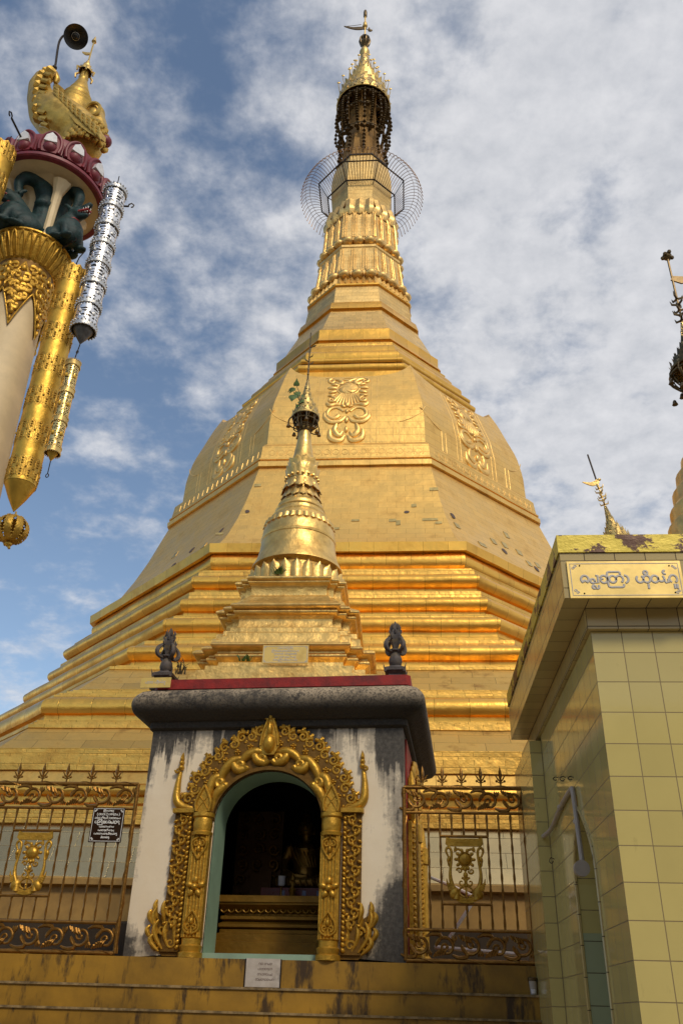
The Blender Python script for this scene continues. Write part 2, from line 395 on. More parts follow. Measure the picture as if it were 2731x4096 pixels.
octp('worn_slope', [(12.10, 6.95), (11.35, 7.586)], M['slope'])
octp('stepped_band', [(11.35, 7.586), (11.36, 7.6), (11.36, 7.66), (11.15, 7.67), (11.15, 7.75), (10.95, 7.76), (10.95, 7.83)], M['fillet'])
def stage(z):
    """roll on an upright band: z = list of r,z (bottom of band, under the roll, top of the roll, fillet)"""
    (ra, za), (rb, zb), (rc, zc), (rd, zd) = z
    octp('roll_moulding', [(ra, za), (rb - .1, za + .02), (rb - .1, zb - .01)] + arc(rb - .02, zb, rc - .02, zc, .13) + [(rc - .14, zc + .01)], M['torus'])
    octp('step', [(rc - .14, zc + .01), (rd, zd - .10), (rd, zd - .03), (rd - .06, zd - .02), (rd - .06, zd)], M['fillet'])
stage([(10.95, 7.83), (10.85, 7.99), (10.80, 8.32), (10.42, 8.60)])
stage([(10.36, 8.60), (9.84, 9.03), (9.74, 9.38), (9.55, 9.55)])
stage([(9.49, 9.55), (9.29, 9.74), (9.24, 10.09), (9.07, 10.34)])
stage([(9.01, 10.34), (8.96, 10.48), (8.94, 10.83), (8.80, 11.03)])
octp('roll_moulding', [(8.74, 11.03), (8.66, 11.04), (8.66, 11.10), (8.22, 11.12), (8.22, 11.28)] + arc(8.29, 11.29, 8.33, 11.66, .07) + [(8.27, 11.67), (8.27, 11.69)], M['torus'])
octp('ledge', [(8.27, 11.69), (8.46, 11.695), (8.49, 11.94), (8.08, 11.98), (8.08, 12.14)], M['torus'])
FL = [(8.08, 12.14), (7.90, 12.36), (7.70, 12.66), (7.36, 13.30), (7.03, 14.04), (6.75, 14.79), (6.51, 15.44)]
octp('flared_skirt', FL, M['plate'], ang=24)
octp('belt', [(6.51, 15.44), (6.60, 15.445), (6.60, 15.60), (6.51, 15.61), (6.51, 15.69), (6.56, 15.70), (6.56, 15.75), (6.50, 15.77), (6.44, 16.20), (6.44, 16.24), (6.30, 16.40), (6.21, 16.42)], M['plate'])
BE = [(6.21, 16.42), (6.18, 17.33), (6.02, 18.17), (5.72, 18.95), (5.48, 19.6), (5.20, 20.2), (5.08, 20.4)]
def bell_ap(z):
    for (r0, z0), (r1, z1) in zip(BE, BE[1:]):
        if z <= z1: return (r0 + (r1 - r0) * (z - z0) / (z1 - z0)) * C8
    return BE[-1][0] * C8
def bell_panel(k):
    b = MB(); NS, NZ = 16, 14; vs = []; uv = []
    for j in range(NZ + 1):
        for i in range(NS + 1):
            q = -1 + 2 * i / NS; zt = 19.55 + .68 * abs(q) ** 4
            z = 16.42 + (zt - 16.42) * j / NZ; ap = bell_ap(z); vs.append(face(k, q * ap * T8, 0, ap, z)); uv.append((q * ap * T8 + 13.7 * k, z))
    w = NS + 1
    # rolled lip behind the petal edge
    for i in range(w):
        q = -1 + 2 * i / NS; zt = 19.55 + .68 * abs(q) ** 4; ap = bell_ap(zt); vs.append(face(k, q * (ap - .28) * T8, -.28, ap, zt - .05)); uv.append((q, zt))
    fs = [(j * w + i, j * w + i + 1, (j + 1) * w + i + 1, (j + 1) * w + i) for j in range(NZ + 1) for i in range(NS)]
    b.add(vs, fs, [[uv[i] for i in f] for f in fs]); return b
bell = MB()
for k in range(8):
    q = bell_panel(k); bell.add(q.v, q.f, [q.uv[i] for i in range(len(q.f))])
bell = bell.build('bell', M['plate'], pag, 24)
octp('bell_shoulder', [(4.95, 19.0), (4.95, 19.45), (4.66, 20.2)], M['torus'], bell)

def bell_map(k, z0=0):
    def T(p): return face(k, p[0], -p[1] * .55, bell_ap(p[2]), p[2])
    return T
def relief(k):
    """carved panel in the middle of a bell face: sun disc, petals, fan and scrolls"""
    p = MB(T=bell_map(k))
    for m in (-1, 1):
        for x in (.74, .92): p.rib([(m * x, 16.45 + .3 * j) for j in range(11)], .014, .9, 0, 3)
        for x in (1.42, 1.6): p.rib([(m * x, 16.45), (m * x, 16.8), (m * x, 17.25)], .016, .9, 0, 3)
        p.rib(bez([(m * 1.6, 17.25), (m * 1.9, 17.35), (m * 2.25, 17.6), (m * 2.42, 17.9)]), .018, 1.3, 0, 3)
    p.rib([(-.74 + .2 * j, 19.47) for j in range(8)], .022, 1.3, 0, 3)
    o = p.build('panel_frame', M['cast'], bell)
    c = MB(T=bell_map(k))
    c.dome(0, 18.9, .31, .31, .10, .02, 18); c.rib([(.36 * cos(2 * pi * i / 28), 18.9 + .36 * sin(2 * pi * i / 28)) for i in range(29)], .035, 1.4, 0)
    for i in range(7):
        a = 2 * pi * i / 7; c.rib([(.3 * t * cos(a + 1.6 * t), 18.9 + .3 * t * sin(a + 1.6 * t)) for t in (0.1, .35, .6, .8, 1)], [.012, .025, .025, .02, .01], 1.2, .09, 4)
    for m in (-1, 1):
        c.rib(spiral(m * .53, 19.31, .13, 1.2, pi / 2, -m), taper(27, .06, .04), 1.5)
        c.rib(bez([(m * .48, 19.42), (m * .3, 19.36), (m * .2, 19.2), (m * .33, 19.14), (m * .42, 19.25)]), taper(13, .05, .09, .04)[:13] + [.03] * 9, 1.4)
        c.rib(bez([(0, 19.3), (m * .12, 19.37), (m * .26, 19.43), (m * .42, 19.4)]), .05, 1.3)
        for x, z, rx, rz, ro in ((.50, 18.92, .17, .085, 0), (.47, 18.70, .16, .08, -.35), (.44, 19.1, .14, .07, .3), (.5, 18.5, .14, .07, -.2)): c.dome(m * x, z, rx, rz, .11, 0, 12, m * ro)
        for i in range(5):
            a = -pi / 2 + m * (i + .5) * .17; c.rib([(.28 * cos(a) , 18.78 + .2 * sin(a)), (.5 * cos(a), 18.7 + .5 * sin(a)), (.62 * cos(a), 18.62 + .62 * sin(a))], [.03, .055, .035], 1.6)
        c.rib(spiral(m * .50, 18.28, .15, 1.3, pi / 2, m), taper(27, .06, .035), 1.6)
        c.rib(bez([(m * .2, 18.02), (m * .38, 18.05), (m * .55, 18.0), (m * .64, 18.12)]), taper(16, .03, .09, .03)[:13] + [.03] * 9, 1.4)
        c.rib(bez([(m * .1, 17.72), (m * .3, 17.9), (m * .55, 17.82), (m * .6, 17.55), (m * .38, 17.42), (m * .25, 17.55)]), [.05 + .03 * sin(i / 10 * pi / 2) for i in range(11)], 1.4)
        c.rib(bez([(m * .05, 17.5), (m * .2, 17.3), (m * .5, 17.28), (m * .68, 17.5), (m * .66, 17.72)]), [.04 + .05 * sin(i / 12 * pi) for i in range(13)], 1.3)
        c.rib(bez([(m * .30, 17.2), (m * .36, 16.95), (m * .22, 16.75), (m * .12, 16.9)]), [.05 + .05 * sin(i / 12 * pi) for i in range(13)], 1.2)
        c.rib(bez([(m * .50, 16.98), (m * .47, 16.66), (m * .2, 16.55), (m * .05, 16.75)]), [.05 + .06 * sin(i / 12 * pi) for i in range(13)], 1.2)
        c.dome(m * .12, 17.95, .1, .06, .1, 0, 8, m * .6)
    for z, rx, rz in ((18.02, .08, .12), (17.72, .06, .1), (17.35, .07, .14), (16.98, .06, .13)): c.dome(0, z, rx, rz, .12, 0, 10)
    c.build('relief_panel', M['cast'], bell)
for k in (-1, 0, 1): relief(k)
# beaded cartouches along the belt
for k in (-1, 0, 1):
    b = MB(T=lambda p, k=k: face(k, p[0], -p[1], (6.50 - (p[2] - 15.77) * .14) * C8, p[2]))
    for i in range(17):
        x = -2.16 + .27 * i * 1.0
        ov = [(x + .095 * cos(q) * (1 if abs(cos(q)) < .9 else 1), 15.99 + .105 * sin(q)) for q in [2 * pi * j / 8 + pi / 8 for j in range(9)]]
        b.rib(ov, .012, .6, 0, 3); b.rib([(x + .135, 15.87), (x + .135, 15.98), (x + .135, 16.1)], .012, 1.0, 0, 3)
    b.build('belt_cartouches', M['cast'], pag)

# patches where plates have come away from the skirt
def skirt_ap(z):
    for (r0, z0), (r1, z1) in zip(FL, FL[1:]):
        if z <= z1: return (r0 + (r1 - r0) * (z - z0) / (z1 - z0)) * C8
    return FL[-1][0] * C8
def patch(k, s, z, w, h, dark):
    b = MB(T=lambda p: face(k, p[0], -p[1], skirt_ap(p[2]), p[2])); n = 9 if dark else 6
    o = [(s + w / 2 * cos(2 * pi * i / n + .4) * random.uniform(.8, 1.25), z + h / 2 * sin(2 * pi * i / n + .4) * random.uniform(.8, 1.2)) for i in range(n)] if dark else [(s - w / 2, z - h / 2), (s, z - h / 2), (s + w / 2, z - h * .4), (s + w / 2, z + h / 2), (s, z + h / 2), (s - w / 2, z + h * .45)]
    b.prism(o, -.014, .02); b.build('bare_patch', M['darkpatch' if dark else 'dullpatch'], pag)
for a in ((0, -2.45, 14.66, .20, .12, 0), (0, -2.6, 13.55, .14, .14, 1), (0, 1.78, 13.45, .16, .11, 1), (0, 2.55, 14.4, .24, .13, 0), (0, 1.98, 13.72, .14, .13, 0), (0, .40, 13.12, .22, .08, 0),
          (0, 1.40, 13.1, .2, .12, 0), (0, 2.40, 13.12, .42, .10, 0), (0, 2.62, 12.98, .18, .1, 0), (0, -.1, 12.78, .18, .09, 0), (0, -3.2, 12.6, .2, .1, 0), (0, 1.55, 13.0, .12, .2, 0),
          (1, -2.45, 13.45, .16, .22, 1), (1, -2.5, 13.05, .2, .2, 0), (1, .1, 13.9, .2, .24, 0), (1, -.9, 13.2, .2, .22, 0), (1, -.35, 13.3, .22, .22, 0), (1, -.6, 12.95, .2, .2, 1), (1, .3, 13.3, .24, .2, 0),
          (1, -1.7, 12.7, .3, .16, 0), (1, .5, 12.95, .22, .2, 0), (1, 1.0, 13.1, .2, .2, 0), (1, .75, 12.85, .2, .2, 1), (1, 1.05, 12.6, .3, .16, 0),
          (-1, -.5, 13.4, .24, .2, 0), (-1, .8, 13.0, .22, .2, 1), (-1, 1.6, 12.8, .2, .16, 0), (-1, 2.2, 13.1, .18, .2, 1), (-1, .1, 12.75, .22, .16, 1)): patch(*a)

# upper rings above the bell
octp('roll_moulding', [(4.66, 20.2), (4.60, 20.45)] + arc(4.60, 20.46, 4.55, 20.80, .14), M['torus'])
octp('roll_moulding', [(4.42, 20.82), (4.38, 20.90)] + arc(4.44, 20.92, 4.42, 21.16, .11), M['torus'])
octp('roll_moulding', [(4.22, 21.18), (4.12, 21.30)] + arc(4.18, 21.32, 4.02, 21.80, .12) + [(3.90, 21.84), (3.86, 22.1), (3.74, 22.30)], M['torus'])
octp('stepped_band', [(3.74, 22.30), (3.62, 22.33), (3.62, 22.52), (3.48, 22.54), (3.48, 22.62), (3.40, 22.66)], M['fillet'])
octp('ledge', [(3.36, 22.66), (3.36, 22.80), (3.46, 22.82), (3.36, 23.02), (3.36, 23.40), (3.26, 23.50)], M['torus'])
octp('plated_slope', [(3.26, 23.50), (3.10, 23.70), (2.82, 24.36), (2.62, 24.80), (2.56, 24.98)], M['bud'])
octp('ledge', [(2.54, 24.98), (2.50, 25.12), (2.60, 25.14), (2.50, 25.52), (2.40, 25.62), (2.32, 25.66)], M['torus'])
octp('plated_band', [(2.32, 25.66), (2.30, 25.86), (2.20, 26.64)], M['bud'])
octp('ledge', [(2.20, 26.64), (2.28, 26.66), (2.28, 26.74), (2.1, 26.76), (2.1, 26.80)], M['torus'])
tb = MB()
for k in range(8):
    for i in range(7):
        s0 = (-.5 + (i + .5) / 7) * 2 * 2.16 * C8 * T8
        tb.add([face(k, s0 + d, h, 2.14 * C8, z) for d, h, z in ((-.11, .02, 26.80), (0, .14, 26.78), (.11, .02, 26.80), (-.11, -.1, 27.16), (0, .02, 27.20), (.11, -.1, 27.16))], [(0, 1, 4, 3), (1, 2, 5, 4), (0, 2, 1)])
tb.build('toothed_band', M['cast'], pag)
octp('spire_core', [(2.1, 26.80), (2.02, 27.2), (2.0, 27.42), (1.94, 27.9), (1.86, 28.7), (1.80, 29.2), (1.84, 29.24), (1.84, 29.36), (1.74, 29.4), (1.66, 29.7), (1.72, 30.0), (1.66, 30.8), (1.62, 31.2)], M['bud'])
def lotus(name, zb, zt, rb, rt, up, nper):
    """band of tall petals standing on bulbs (every petal a ridge outline) round the octagonal spire"""
    band = MB(); blb = MB()
    for k in range(8):
        W2 = 2 * rb * C8 * T8
        for i in range(nper):
            s = (-.5 + (i + .5) / nper) * W2; hw = W2 / nper * .40
            T = lambda p, k=k: face(k, p[0] * (1 + (rt / rb - 1) * (p[2] - zb) / (zt - zb)), -p[1], (rb + (rt - rb) * (p[2] - zb) / (zt - zb)) * C8, p[2])
            band.T = T; H = zt - zb
            band.rib(bez([(s - hw, zb + .1), (s - hw, zb + H * .5), (s - hw * .95, zt - .35), (s - hw * .5, zt - .12), (s, zt)] if up else [(s - hw, zt - .1), (s - hw, zb + H * .5), (s - hw * .9, zb + .3), (s, zb + .1)]), .03, 1.5, 0, 4)
            band.rib(bez([(s + hw, zb + .1), (s + hw, zb + H * .5), (s + hw * .95, zt - .35), (s + hw * .5, zt - .12), (s, zt)] if up else [(s + hw, zt - .1), (s + hw, zb + H * .5), (s + hw * .9, zb + .3), (s, zb + .1)]), .03, 1.5, 0, 4)
            band.rib([(s - hw * .55, zb + .15), (s - hw * .55, zt - .5)], .02, 1.5, 0, 3); band.rib([(s + hw * .55, zb + .15), (s + hw * .55, zt - .5)], .02, 1.5, 0, 3)
    band.T = None
    return band.build(name, M['bud'], pag)
lotus('lower_lotus_band', 27.5, 29.22, 1.99, 1.80, False, 3)
lotus('upper_lotus_band', 29.85, 31.75, 1.72, 1.62, True, 3)
def bulbs(name, z, r, n, rx, rz):
    b = MB()
    for k in range(8):
        for i in range(n):
            s = (-.5 + (i + .5) / n) * 2 * r * C8 * T8 * 1.02; b.ball(face(k, s, .02, r * C8, z), (rx, rx, rz), 10, 7)
    b.build(name, M['bud'], pag)
bulbs('bulb_row', 29.62, 1.74, 3, .25, .17)
bulbs('bulb_row', 27.40, 2.04, 3, .27, .19)
bulbs('small_bulb_row', 27.42, 2.06, 6, .13, .16)
# flaring petal crown at the foot of the bud
cr_ = MB()
for k in range(8):
    for i in range(3):
        W2 = 2 * 1.66 * C8 * T8; s = (-.5 + (i + .5) / 3) * W2; hw = W2 / 3 * .5
        pr = [(-.03, 31.55), (.08, 31.72), (.11, 31.80), (.05, 31.98), (-.01, 32.2), (-.05, 32.4)]
        vs = []
        for h, z in pr:
            for q in (-1, -.5, 0, .5, 1): vs.append(face(k, s + q * hw * (1 if z < 31.8 else .8), h + .07 * (1 - abs(q)), 1.62 * C8, z + (.04 * (1 - abs(q)) if z > 31.75 else -.12 * (1 - abs(q)))))
        cr_.add(vs, [(j * 5 + i2, j * 5 + i2 + 1, (j + 1) * 5 + i2 + 1, (j + 1) * 5 + i2) for j in range(len(pr) - 1) for i2 in range(4)])
cr_.build('petal_crown', M['bud'], pag)
octp('neck_ring', [(1.62, 31.2), (1.60, 31.7), (1.56, 32.5), (1.40, 32.56), (1.39, 32.8)], M['bud'])
bud = octp('banana_bud', [(1.39, 32.8), (1.44, 33.3), (1.475, 33.9), (1.47, 34.6), (1.40, 35.2), (1.27, 35.75)], M['bud'], ang=26)
octp('ledge', [(1.27, 35.75), (1.31, 35.76), (1.31, 35.84), (1.24, 35.85)], M['darkmetal'], bud)
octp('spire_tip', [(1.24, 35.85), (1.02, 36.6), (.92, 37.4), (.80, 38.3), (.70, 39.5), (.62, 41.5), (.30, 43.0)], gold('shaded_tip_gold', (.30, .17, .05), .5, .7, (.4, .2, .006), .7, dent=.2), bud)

# ring of curved bird spikes; umbrella's shade is put into this darker, more tarnished gold
guard = MB()
for r, z, th in ((1.63, 33.62, .032), (2.08, 34.36, .032)):
    v8 = [face(k, -r * C8 * T8, 0, r * C8, z) for k in range(9)]
    for k in range(8): guard.tube([v8[k], v8[k + 1]], th, 6)
for k in range(8): guard.tube([face(k, -1.4 * C8 * T8, 0, 1.4 * C8, 33.5), face(k, -1.63 * C8 * T8, 0, 1.63 * C8, 33.62), face(k, -2.08 * C8 * T8, 0, 2.08 * C8, 34.36)], .02, 5)
guard = guard.build('spike_guard', M['darkmetal'], pag)
for k in range(8):
    b = MB()
    for i in range(11):
        q = -1 + 2 * (i + .5) / 11
        a = -pi / 2 + pi / 4 * k + q * pi / 8
        path = bez([(1.60, 33.62), (1.86, 34.10), (2.12, 34.44), (2.45, 34.52), (2.68, 34.34), (2.80, 34.0)], 15)
        qf = lambda r: r * (C8 / cos(q * pi / 8) * max(0, (2.3 - r) / .7) + 1 * min(1, max(0, (r - 1.6) / .7)) if r < 2.3 else 1)
        b.tube([(qf(r) * cos(a), qf(r) * sin(a), z) for r, z in path], [.014] * (len(path) - 1) + [.024], 4)
    for r, z in ((2.42, 34.54), (2.62, 34.42)): b.tube([(r * cos(-pi / 2 + pi / 4 * k + t * pi / 8), r * sin(-pi / 2 + pi / 4 * k + t * pi / 8), z) for t in (-1, -.5, 0, .5, 1)], .008, 4)
    b.build('spike_row', M['gate'], guard)

# crowning umbrella (hti)
hti = MB()
def tier(b, z, r, h, n, fl):
    """openwork ring with upright flame leaves"""
    b.lathe([(r, z), (r * 1.02, z + .03), (r * .97, z + h * .35)], 28, cap=False); 
    for i in range(n):
        a = 2 * pi * i / n; w = pi / n * .8
        P = lambda da, rr, zz: (rr * cos(a + da), rr * sin(a + da), zz)
        b.add([P(-w, r, z + h * .3), P(w, r, z + h * .3), P(w * .7, r * .98, z + h * .3 + fl * .55), P(0, r * 1.04, z + h * .3 + fl), P(-w * .7, r * .98, z + h * .3 + fl * .55)], [(0, 1, 2, 3, 4)])
crown = MB()
prof = [(1.32, 41.0), (1.28, 41.35), (1.18, 41.8), (1.02, 42.3), (.80, 42.8), (.56, 43.35), (.40, 43.9), (.30, 44.5), (.22, 45.1), (.16, 45.4)]
crown.lathe(prof, 28, cap=False, wob=lambda a, z: 1 + .02 * sin(14 * a + z * 9))
crown = crown.build('umbrella', pierced('pierced_crown_gold', (.76, .53, .20), (.10, .065, .02), .28, .03, .08), pag)
tm = MB()
for z, r, n, fl in ((40.82, 1.34, 22, .34), (41.45, 1.24, 22, .4), (42.0, 1.10, 20, .4), (42.5, .92, 18, .4), (42.95, .72, 16, .36), (43.4, .54, 14, .34), (43.9, .42, 12, .3), (44.4, .32, 10, .26), (44.85, .25, 8, .24)): tier(tm, z, r, .2, n, fl)
for i in range(40):
    a = 2 * pi * i / 40; tm.tube([(1.3 * cos(a), 1.3 * sin(a), 41.05), (1.16 * cos(a + .08), 1.16 * sin(a + .08), 41.85), (1.0 * cos(a), 1.0 * sin(a), 42.35)], .03, 5)
tm.build('crown_tiers', M['filigree'], crown)
fl = MB()
for i, (a, r, z) in enumerate([(radians(d), r, z) for d in (-20, 0, 160, 200, -60, -120) for r, z in ((1.24, 41.6), (1.02, 42.3), (.66, 43.1), (.42, 43.9))]):
    fl.tube([(r * cos(a), r * sin(a), z), ((r + .1) * cos(a), (r + .1) * sin(a), z + .5), ((r + .1) * cos(a), (r + .1) * sin(a), z + .85)], [.02, .018, .012], 5)
    fl.ball(((r + .1) * cos(a), (r + .1) * sin(a), z + .78), (.09, .03, .07), 7, 5)
fl.build('leaf_finials', M['filigree'], crown)
bl = []
def bellmesh(b, c, s):
    b.lathe([(s, c[2] - s * 1.2), (s * .72, c[2] - s * .6), (s * .55, c[2] + s * .2), (s * .2, c[2] + s * .6)], 7, (c[0], c[1], 0), cap=True)
for nm, z0, r0, n in (('bell_ring', 40.62, 1.20, 30), ('bell_ring', 39.85, 1.05, 24), ('bell_ring', 38.1, 1.16, 28)):
    b = MB()
    b.tube([(r0 * cos(2 * pi * i / 24), r0 * sin(2 * pi * i / 24), z0 + .12) for i in range(25)], .025, 5)
    for i in range(n):
        a = 2 * pi * i / n; bellmesh(b, (r0 * cos(a), r0 * sin(a), z0 - .02), .11)
    b.build(nm, M['bell'], crown)
for i in range(20):
    a = 2 * pi * i / 20 + .1; b = MB(); bul = 1.36 if i % 2 else 1.24
    path = bez([(1.24, 40.75), (bul, 39.7), (bul + .03, 38.8), (1.15, 38.0), (1.12, 37.2), (1.2, 36.4)] if i % 2 else [(1.24, 40.75), (1.3, 39.9), (1.15, 39.0), (.9, 38.2)], 18)
    b.tube([(r * cos(a), r * sin(a), z) for r, z in path], .018, 4)
    for j, (r, z) in enumerate(path): bellmesh(b, (r * cos(a), r * sin(a), z - .03), .085)
    b.build('bell_string', M['bell'], crown)
rd = MB()
for i in range(10):
    a = 2 * pi * i / 10 + .3; rd.tube([(1.16 * cos(a), 1.16 * sin(a), 41.2), (1.02 * cos(a), 1.02 * sin(a), 38.4), (.98 * cos(a), .98 * sin(a), 36.7)], .022, 5)
rd.build('stay_rods', M['gate'], crown)
vr = MB(); vr.lathe([(.14, 45.2), (.2, 45.4), (.27, 45.62), (.2, 45.86), (.1, 46.0), (.08, 46.2)], 16).build('orb', M['filigree'], crown)
b = MB()
for i in range(10):
    a = 2 * pi * i / 10; b.tube([(.05 * cos(a), .05 * sin(a), 46.1)] + [(.29 * sin(pi * t) ** .8 * cos(a), .29 * sin(pi * t) ** .8 * sin(a), 46.1 + 1.05 * t) for t in (.15, .3, .5, .7, .85)] + [(.04 * cos(a), .04 * sin(a), 47.15)], .045, 5)
b.ball((0, 0, 46.55), .2); b.build('wire_globe', M['bell'], crown)
b = MB(); b.tube([(0, 0, 45), (0, 0, 47.2), (0, 0, 49.0)], .04, 8); b.ball((0, 0, 48.2), (.11, .11, .24)); b.ball((0, 0, 48.05), (.14, .14, .12)); b.build('mast', M['filigree'], crown)
b = MB(); b.lathe([(.02, 48.85), (.10, 48.95), (.10, 49.35), (.07, 49.5), (.01, 49.55)], 12); b.build('diamond_bud', M['bell'], crown)
b = MB(); b.prism(bez([(.05, 47.75), (-.4, 47.72), (-.8, 47.86), (-1.15, 48.12), (-.7, 47.98), (-.35, 47.97), (.05, 47.98)], 30), -.025, .025)
b.tube([(-1.1, 0, 48.1), (-.6, 0, 48.14), (-.2, 0, 48.2)], .015, 4); b.ball((.28, 0, 47.6), (.13, .05, .10)); b.ball((.22, 0, 47.78), (.05, .03, .12)); b.tube([(0, 0, 47.8), (.28, 0, 47.62)], .02, 5)
b.build('flag_vane', M['bell'], crown)
# ------------------------------------------------------------------ stepped plinth in front of the pagoda
def stained(name, base, streak, sc=(2.2, 2.2, .35), lo=.52, hi=.66, amt=.8, rough=.55, var=.25):
    t = NT(name); n0 = t.noise(1.1, 6, .6); n1 = t.noise(3.2, 7, .65, sc=sc); n2 = t.noise(9, 5, .6, sc=(.8, .8, .12), off=(4, 1, 2))
    c = t.mix(t.ramp(n0, .3, .7), tuple(q * (1 - var) for q in base), tuple(q * (1 + var * .5) for q in base))
    c = t.mix(t.ramp(n1, lo, hi, 0, amt), c, streak); c = t.mix(t.ramp(n2, .62, .72, 0, amt * .6), c, tuple(q * .6 for q in streak))
    return t.fin(c, 0, rough, t.bump(t.noise(30, 4), .15, .006))
M['ochre'] = stained('ochre_plinth_paint', (.33, .175, .012), (.028, .013, .004), sc=(1.5, 1.5, .42), lo=.52, hi=.64, amt=.92, var=.5)
pl = thing('stepped_plinth', (-3.9, 9.5, 0), 'stepped ochre brown plinth wall with drip stains running below the shrine and gates', 'plinth')
def pbox(name, a, b, m, parent, org, bev=0):
    return MB(org).box(a, b).build(name, m, parent)
PO = (-3.9, 9.5, 0); XL, XR = -9.0, 1.34
pbox('top_course', (XL, 9.42, 1.815), (XR - .04, 14.0, 2.06), M['ochre'], pl, PO)
pbox('middle_course', (XL, 9.37, 1.612), (XR - .02, 14.0, 1.812), M['ochre'], pl, PO)
pbox('bottom_course', (XL, 9.31, 0.0), (XR, 14.0, 1.608), M['ochre'], pl, PO)
lip = plain('pale_cement_lip', (.26, .18, .08), .8, 0, .5, 14, .3, (.04, .025, .01), .8)
MB(PO).box((XL, 9.352, 1.797), (XR - .025, 9.41, 1.818)).build('ledge_lip', lip, pl)
MB(PO).box((XL, 9.292, 1.594), (XR - .01, 9.36, 1.614)).build('ledge_lip', lip, pl)

# ------------------------------------------------------------------ stained white shrine with gilded arched niche
SZ = 2.06; TH = radians(-4)
E1 = Vector((cos(TH), sin(TH), 0)); E2 = Vector((-sin(TH), cos(TH), 0)); SO = Vector((0, 9.5, SZ))
shr = thing('shrine', SO, 'black-stained white shrine with gilded carved arch around a dark niche', 'shrine', rz=TH)
def sw(x, y, z): return SO + E1 * x + E2 * y + Vector((0, 0, z))
WX0, WX1, DEP, WH = -2.88, -.0, 2.9, 2.33
t = NT('stained_white_plaster'); sx = t.n('ShaderNodeSeparateXYZ'); t.l(t.tc('Object'), sx.inputs[0]); X, Z = sx.outputs[0], sx.outputs[2]
n1 = t.noise(1.7, 9, .68); n2 = t.noise(7, 6, .65, sc=(1.4, 1, .22)); n3 = t.noise(22, 5, .7)
top = t.ramp(Z, 1.8, 2.34, 0, .45); rightm = t.ramp(X, -.30, -.03, 0, .44); low = t.ramp(Z, .55, .0, 0, .34); lefte = t.ramp(X, -2.72, -2.9, 0, .30)
lowr = t.math('MULTIPLY', t.ramp(X, -.55, -.12, 0, 1), t.ramp(Z, 1.15, .35, 0, .48))
msk = t.math('ADD', t.math('ADD', t.math('ADD', top, rightm), t.math('ADD', low, lefte)), lowr)
drip = t.math('MULTIPLY', t.ramp(Z, 1.25, 2.33, 0, 1), t.ramp(t.noise(5, 4, .6, sc=(1.3, 1, .06), off=(2, 0, 0)), .44, .64, 0, .85))
msk = t.math('ADD', t.math('ADD', msk, drip), t.math('ADD', t.math('MULTIPLY', t.math('SUBTRACT', n1, .5), 1.5), t.math('ADD', t.math('MULTIPLY', t.math('SUBTRACT', n2, .5), .8), t.math('MULTIPLY', t.math('SUBTRACT', n3, .5), .45))))
c = t.mix(t.ramp(n1, .3, .7), (.76, .65, .48), (.84, .74, .57)); c = t.mix(t.ramp(msk, .16, .40, 0, .62), c, (.16, .14, .12)); c = t.mix(t.ramp(msk, .40, .62, 0, .92), c, t.mix(t.ramp(n3, .35, .7), (.016, .015, .015), (.075, .068, .06)))
M['wallwhite'] = t.fin(c, 0, .75, t.bump(n3, .2, .006))
# arch outline
AX0, AX1, ASP, ATP = -2.055, -.868, 1.33, 1.86; ACX = (AX0 + AX1) / 2; ARX = (AX1 - AX0) / 2; ARZ = ATP - ASP
def arch(n=24, gx=0.0, gz=0.0): return [(ACX - (ARX + gx) * cos(pi * i / n), ASP + (ARZ + gz) * sin(pi * i / n)) for i in range(n + 1)]
def arch_wall(y0, y1):
    a = [(AX0, .06)] + arch() + [(AX1, .06)]; n = len(a); o = []
    for i, (x, z) in enumerate(a):
        if i == 0: o.append((WX0, 0))
        elif i == n - 1: o.append((WX1, 0))
        else:
            q = (i - 1) / (n - 3)
            if q < .25: o.append((WX0, ASP + (WH - ASP) * q / .25 * 1.0))
            elif q > .75: o.append((WX1, ASP + (WH - ASP) * (1 - q) / .25))
            else: o.append((WX0 + (WX1 - WX0) * (q - .25) / .5, WH))
    b = MB(); vs = [(x, y0, z) for x, z in a] + [(x, y0, z) for x, z in o]
    b.add(vs, [(i, n + i, n + i + 1, i + 1) for i in range(n - 1)])
    vs = [(x, y1, z) for x, z in a] + [(x, y1, z) for x, z in o]
    b.add(vs, [(i, i + 1, n + i + 1, n + i) for i in range(n - 1)])
    return b
w = arch_wall(0, .42)
w.box((WX0, .004, 0), (WX0 + .004, .42, WH)); w.box((WX1 - .004, .004, 0), (WX1, .42, WH))
w.build('front_wall', M['wallwhite'], shr, fixn=False)
MB().box((WX0, .42, 0), (WX0 + .3, DEP, WH)).build('side_wall', M['wallwhite'], shr)
MB().box((WX1 - .3, .42, 0), (WX1, DEP, WH)).build('side_wall', M['wallwhite'], shr)
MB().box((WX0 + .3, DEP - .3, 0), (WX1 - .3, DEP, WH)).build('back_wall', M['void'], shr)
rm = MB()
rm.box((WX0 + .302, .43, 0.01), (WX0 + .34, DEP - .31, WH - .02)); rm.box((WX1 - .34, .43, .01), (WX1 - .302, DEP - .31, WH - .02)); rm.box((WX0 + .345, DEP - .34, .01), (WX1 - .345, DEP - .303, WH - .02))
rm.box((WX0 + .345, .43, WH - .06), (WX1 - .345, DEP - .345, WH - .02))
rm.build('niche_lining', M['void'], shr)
a = [(AX0, .005)] + arch() + [(AX1, .005)]; b = MB(); n = len(a)
o = [(ACX + (x - ACX) * .985, z - (.008 if z > ASP else 0)) for x, z in a]
b.add([(x, -.004, z) for x, z in o] + [(x, .46, z) for x, z in o], [(i, i + 1, n + i + 1, n + i) for i in range(n - 1)]); b.box((AX0, .0, .0), (AX1, .44, .058))
b.build('niche_jamb', M['niche_green'], shr)
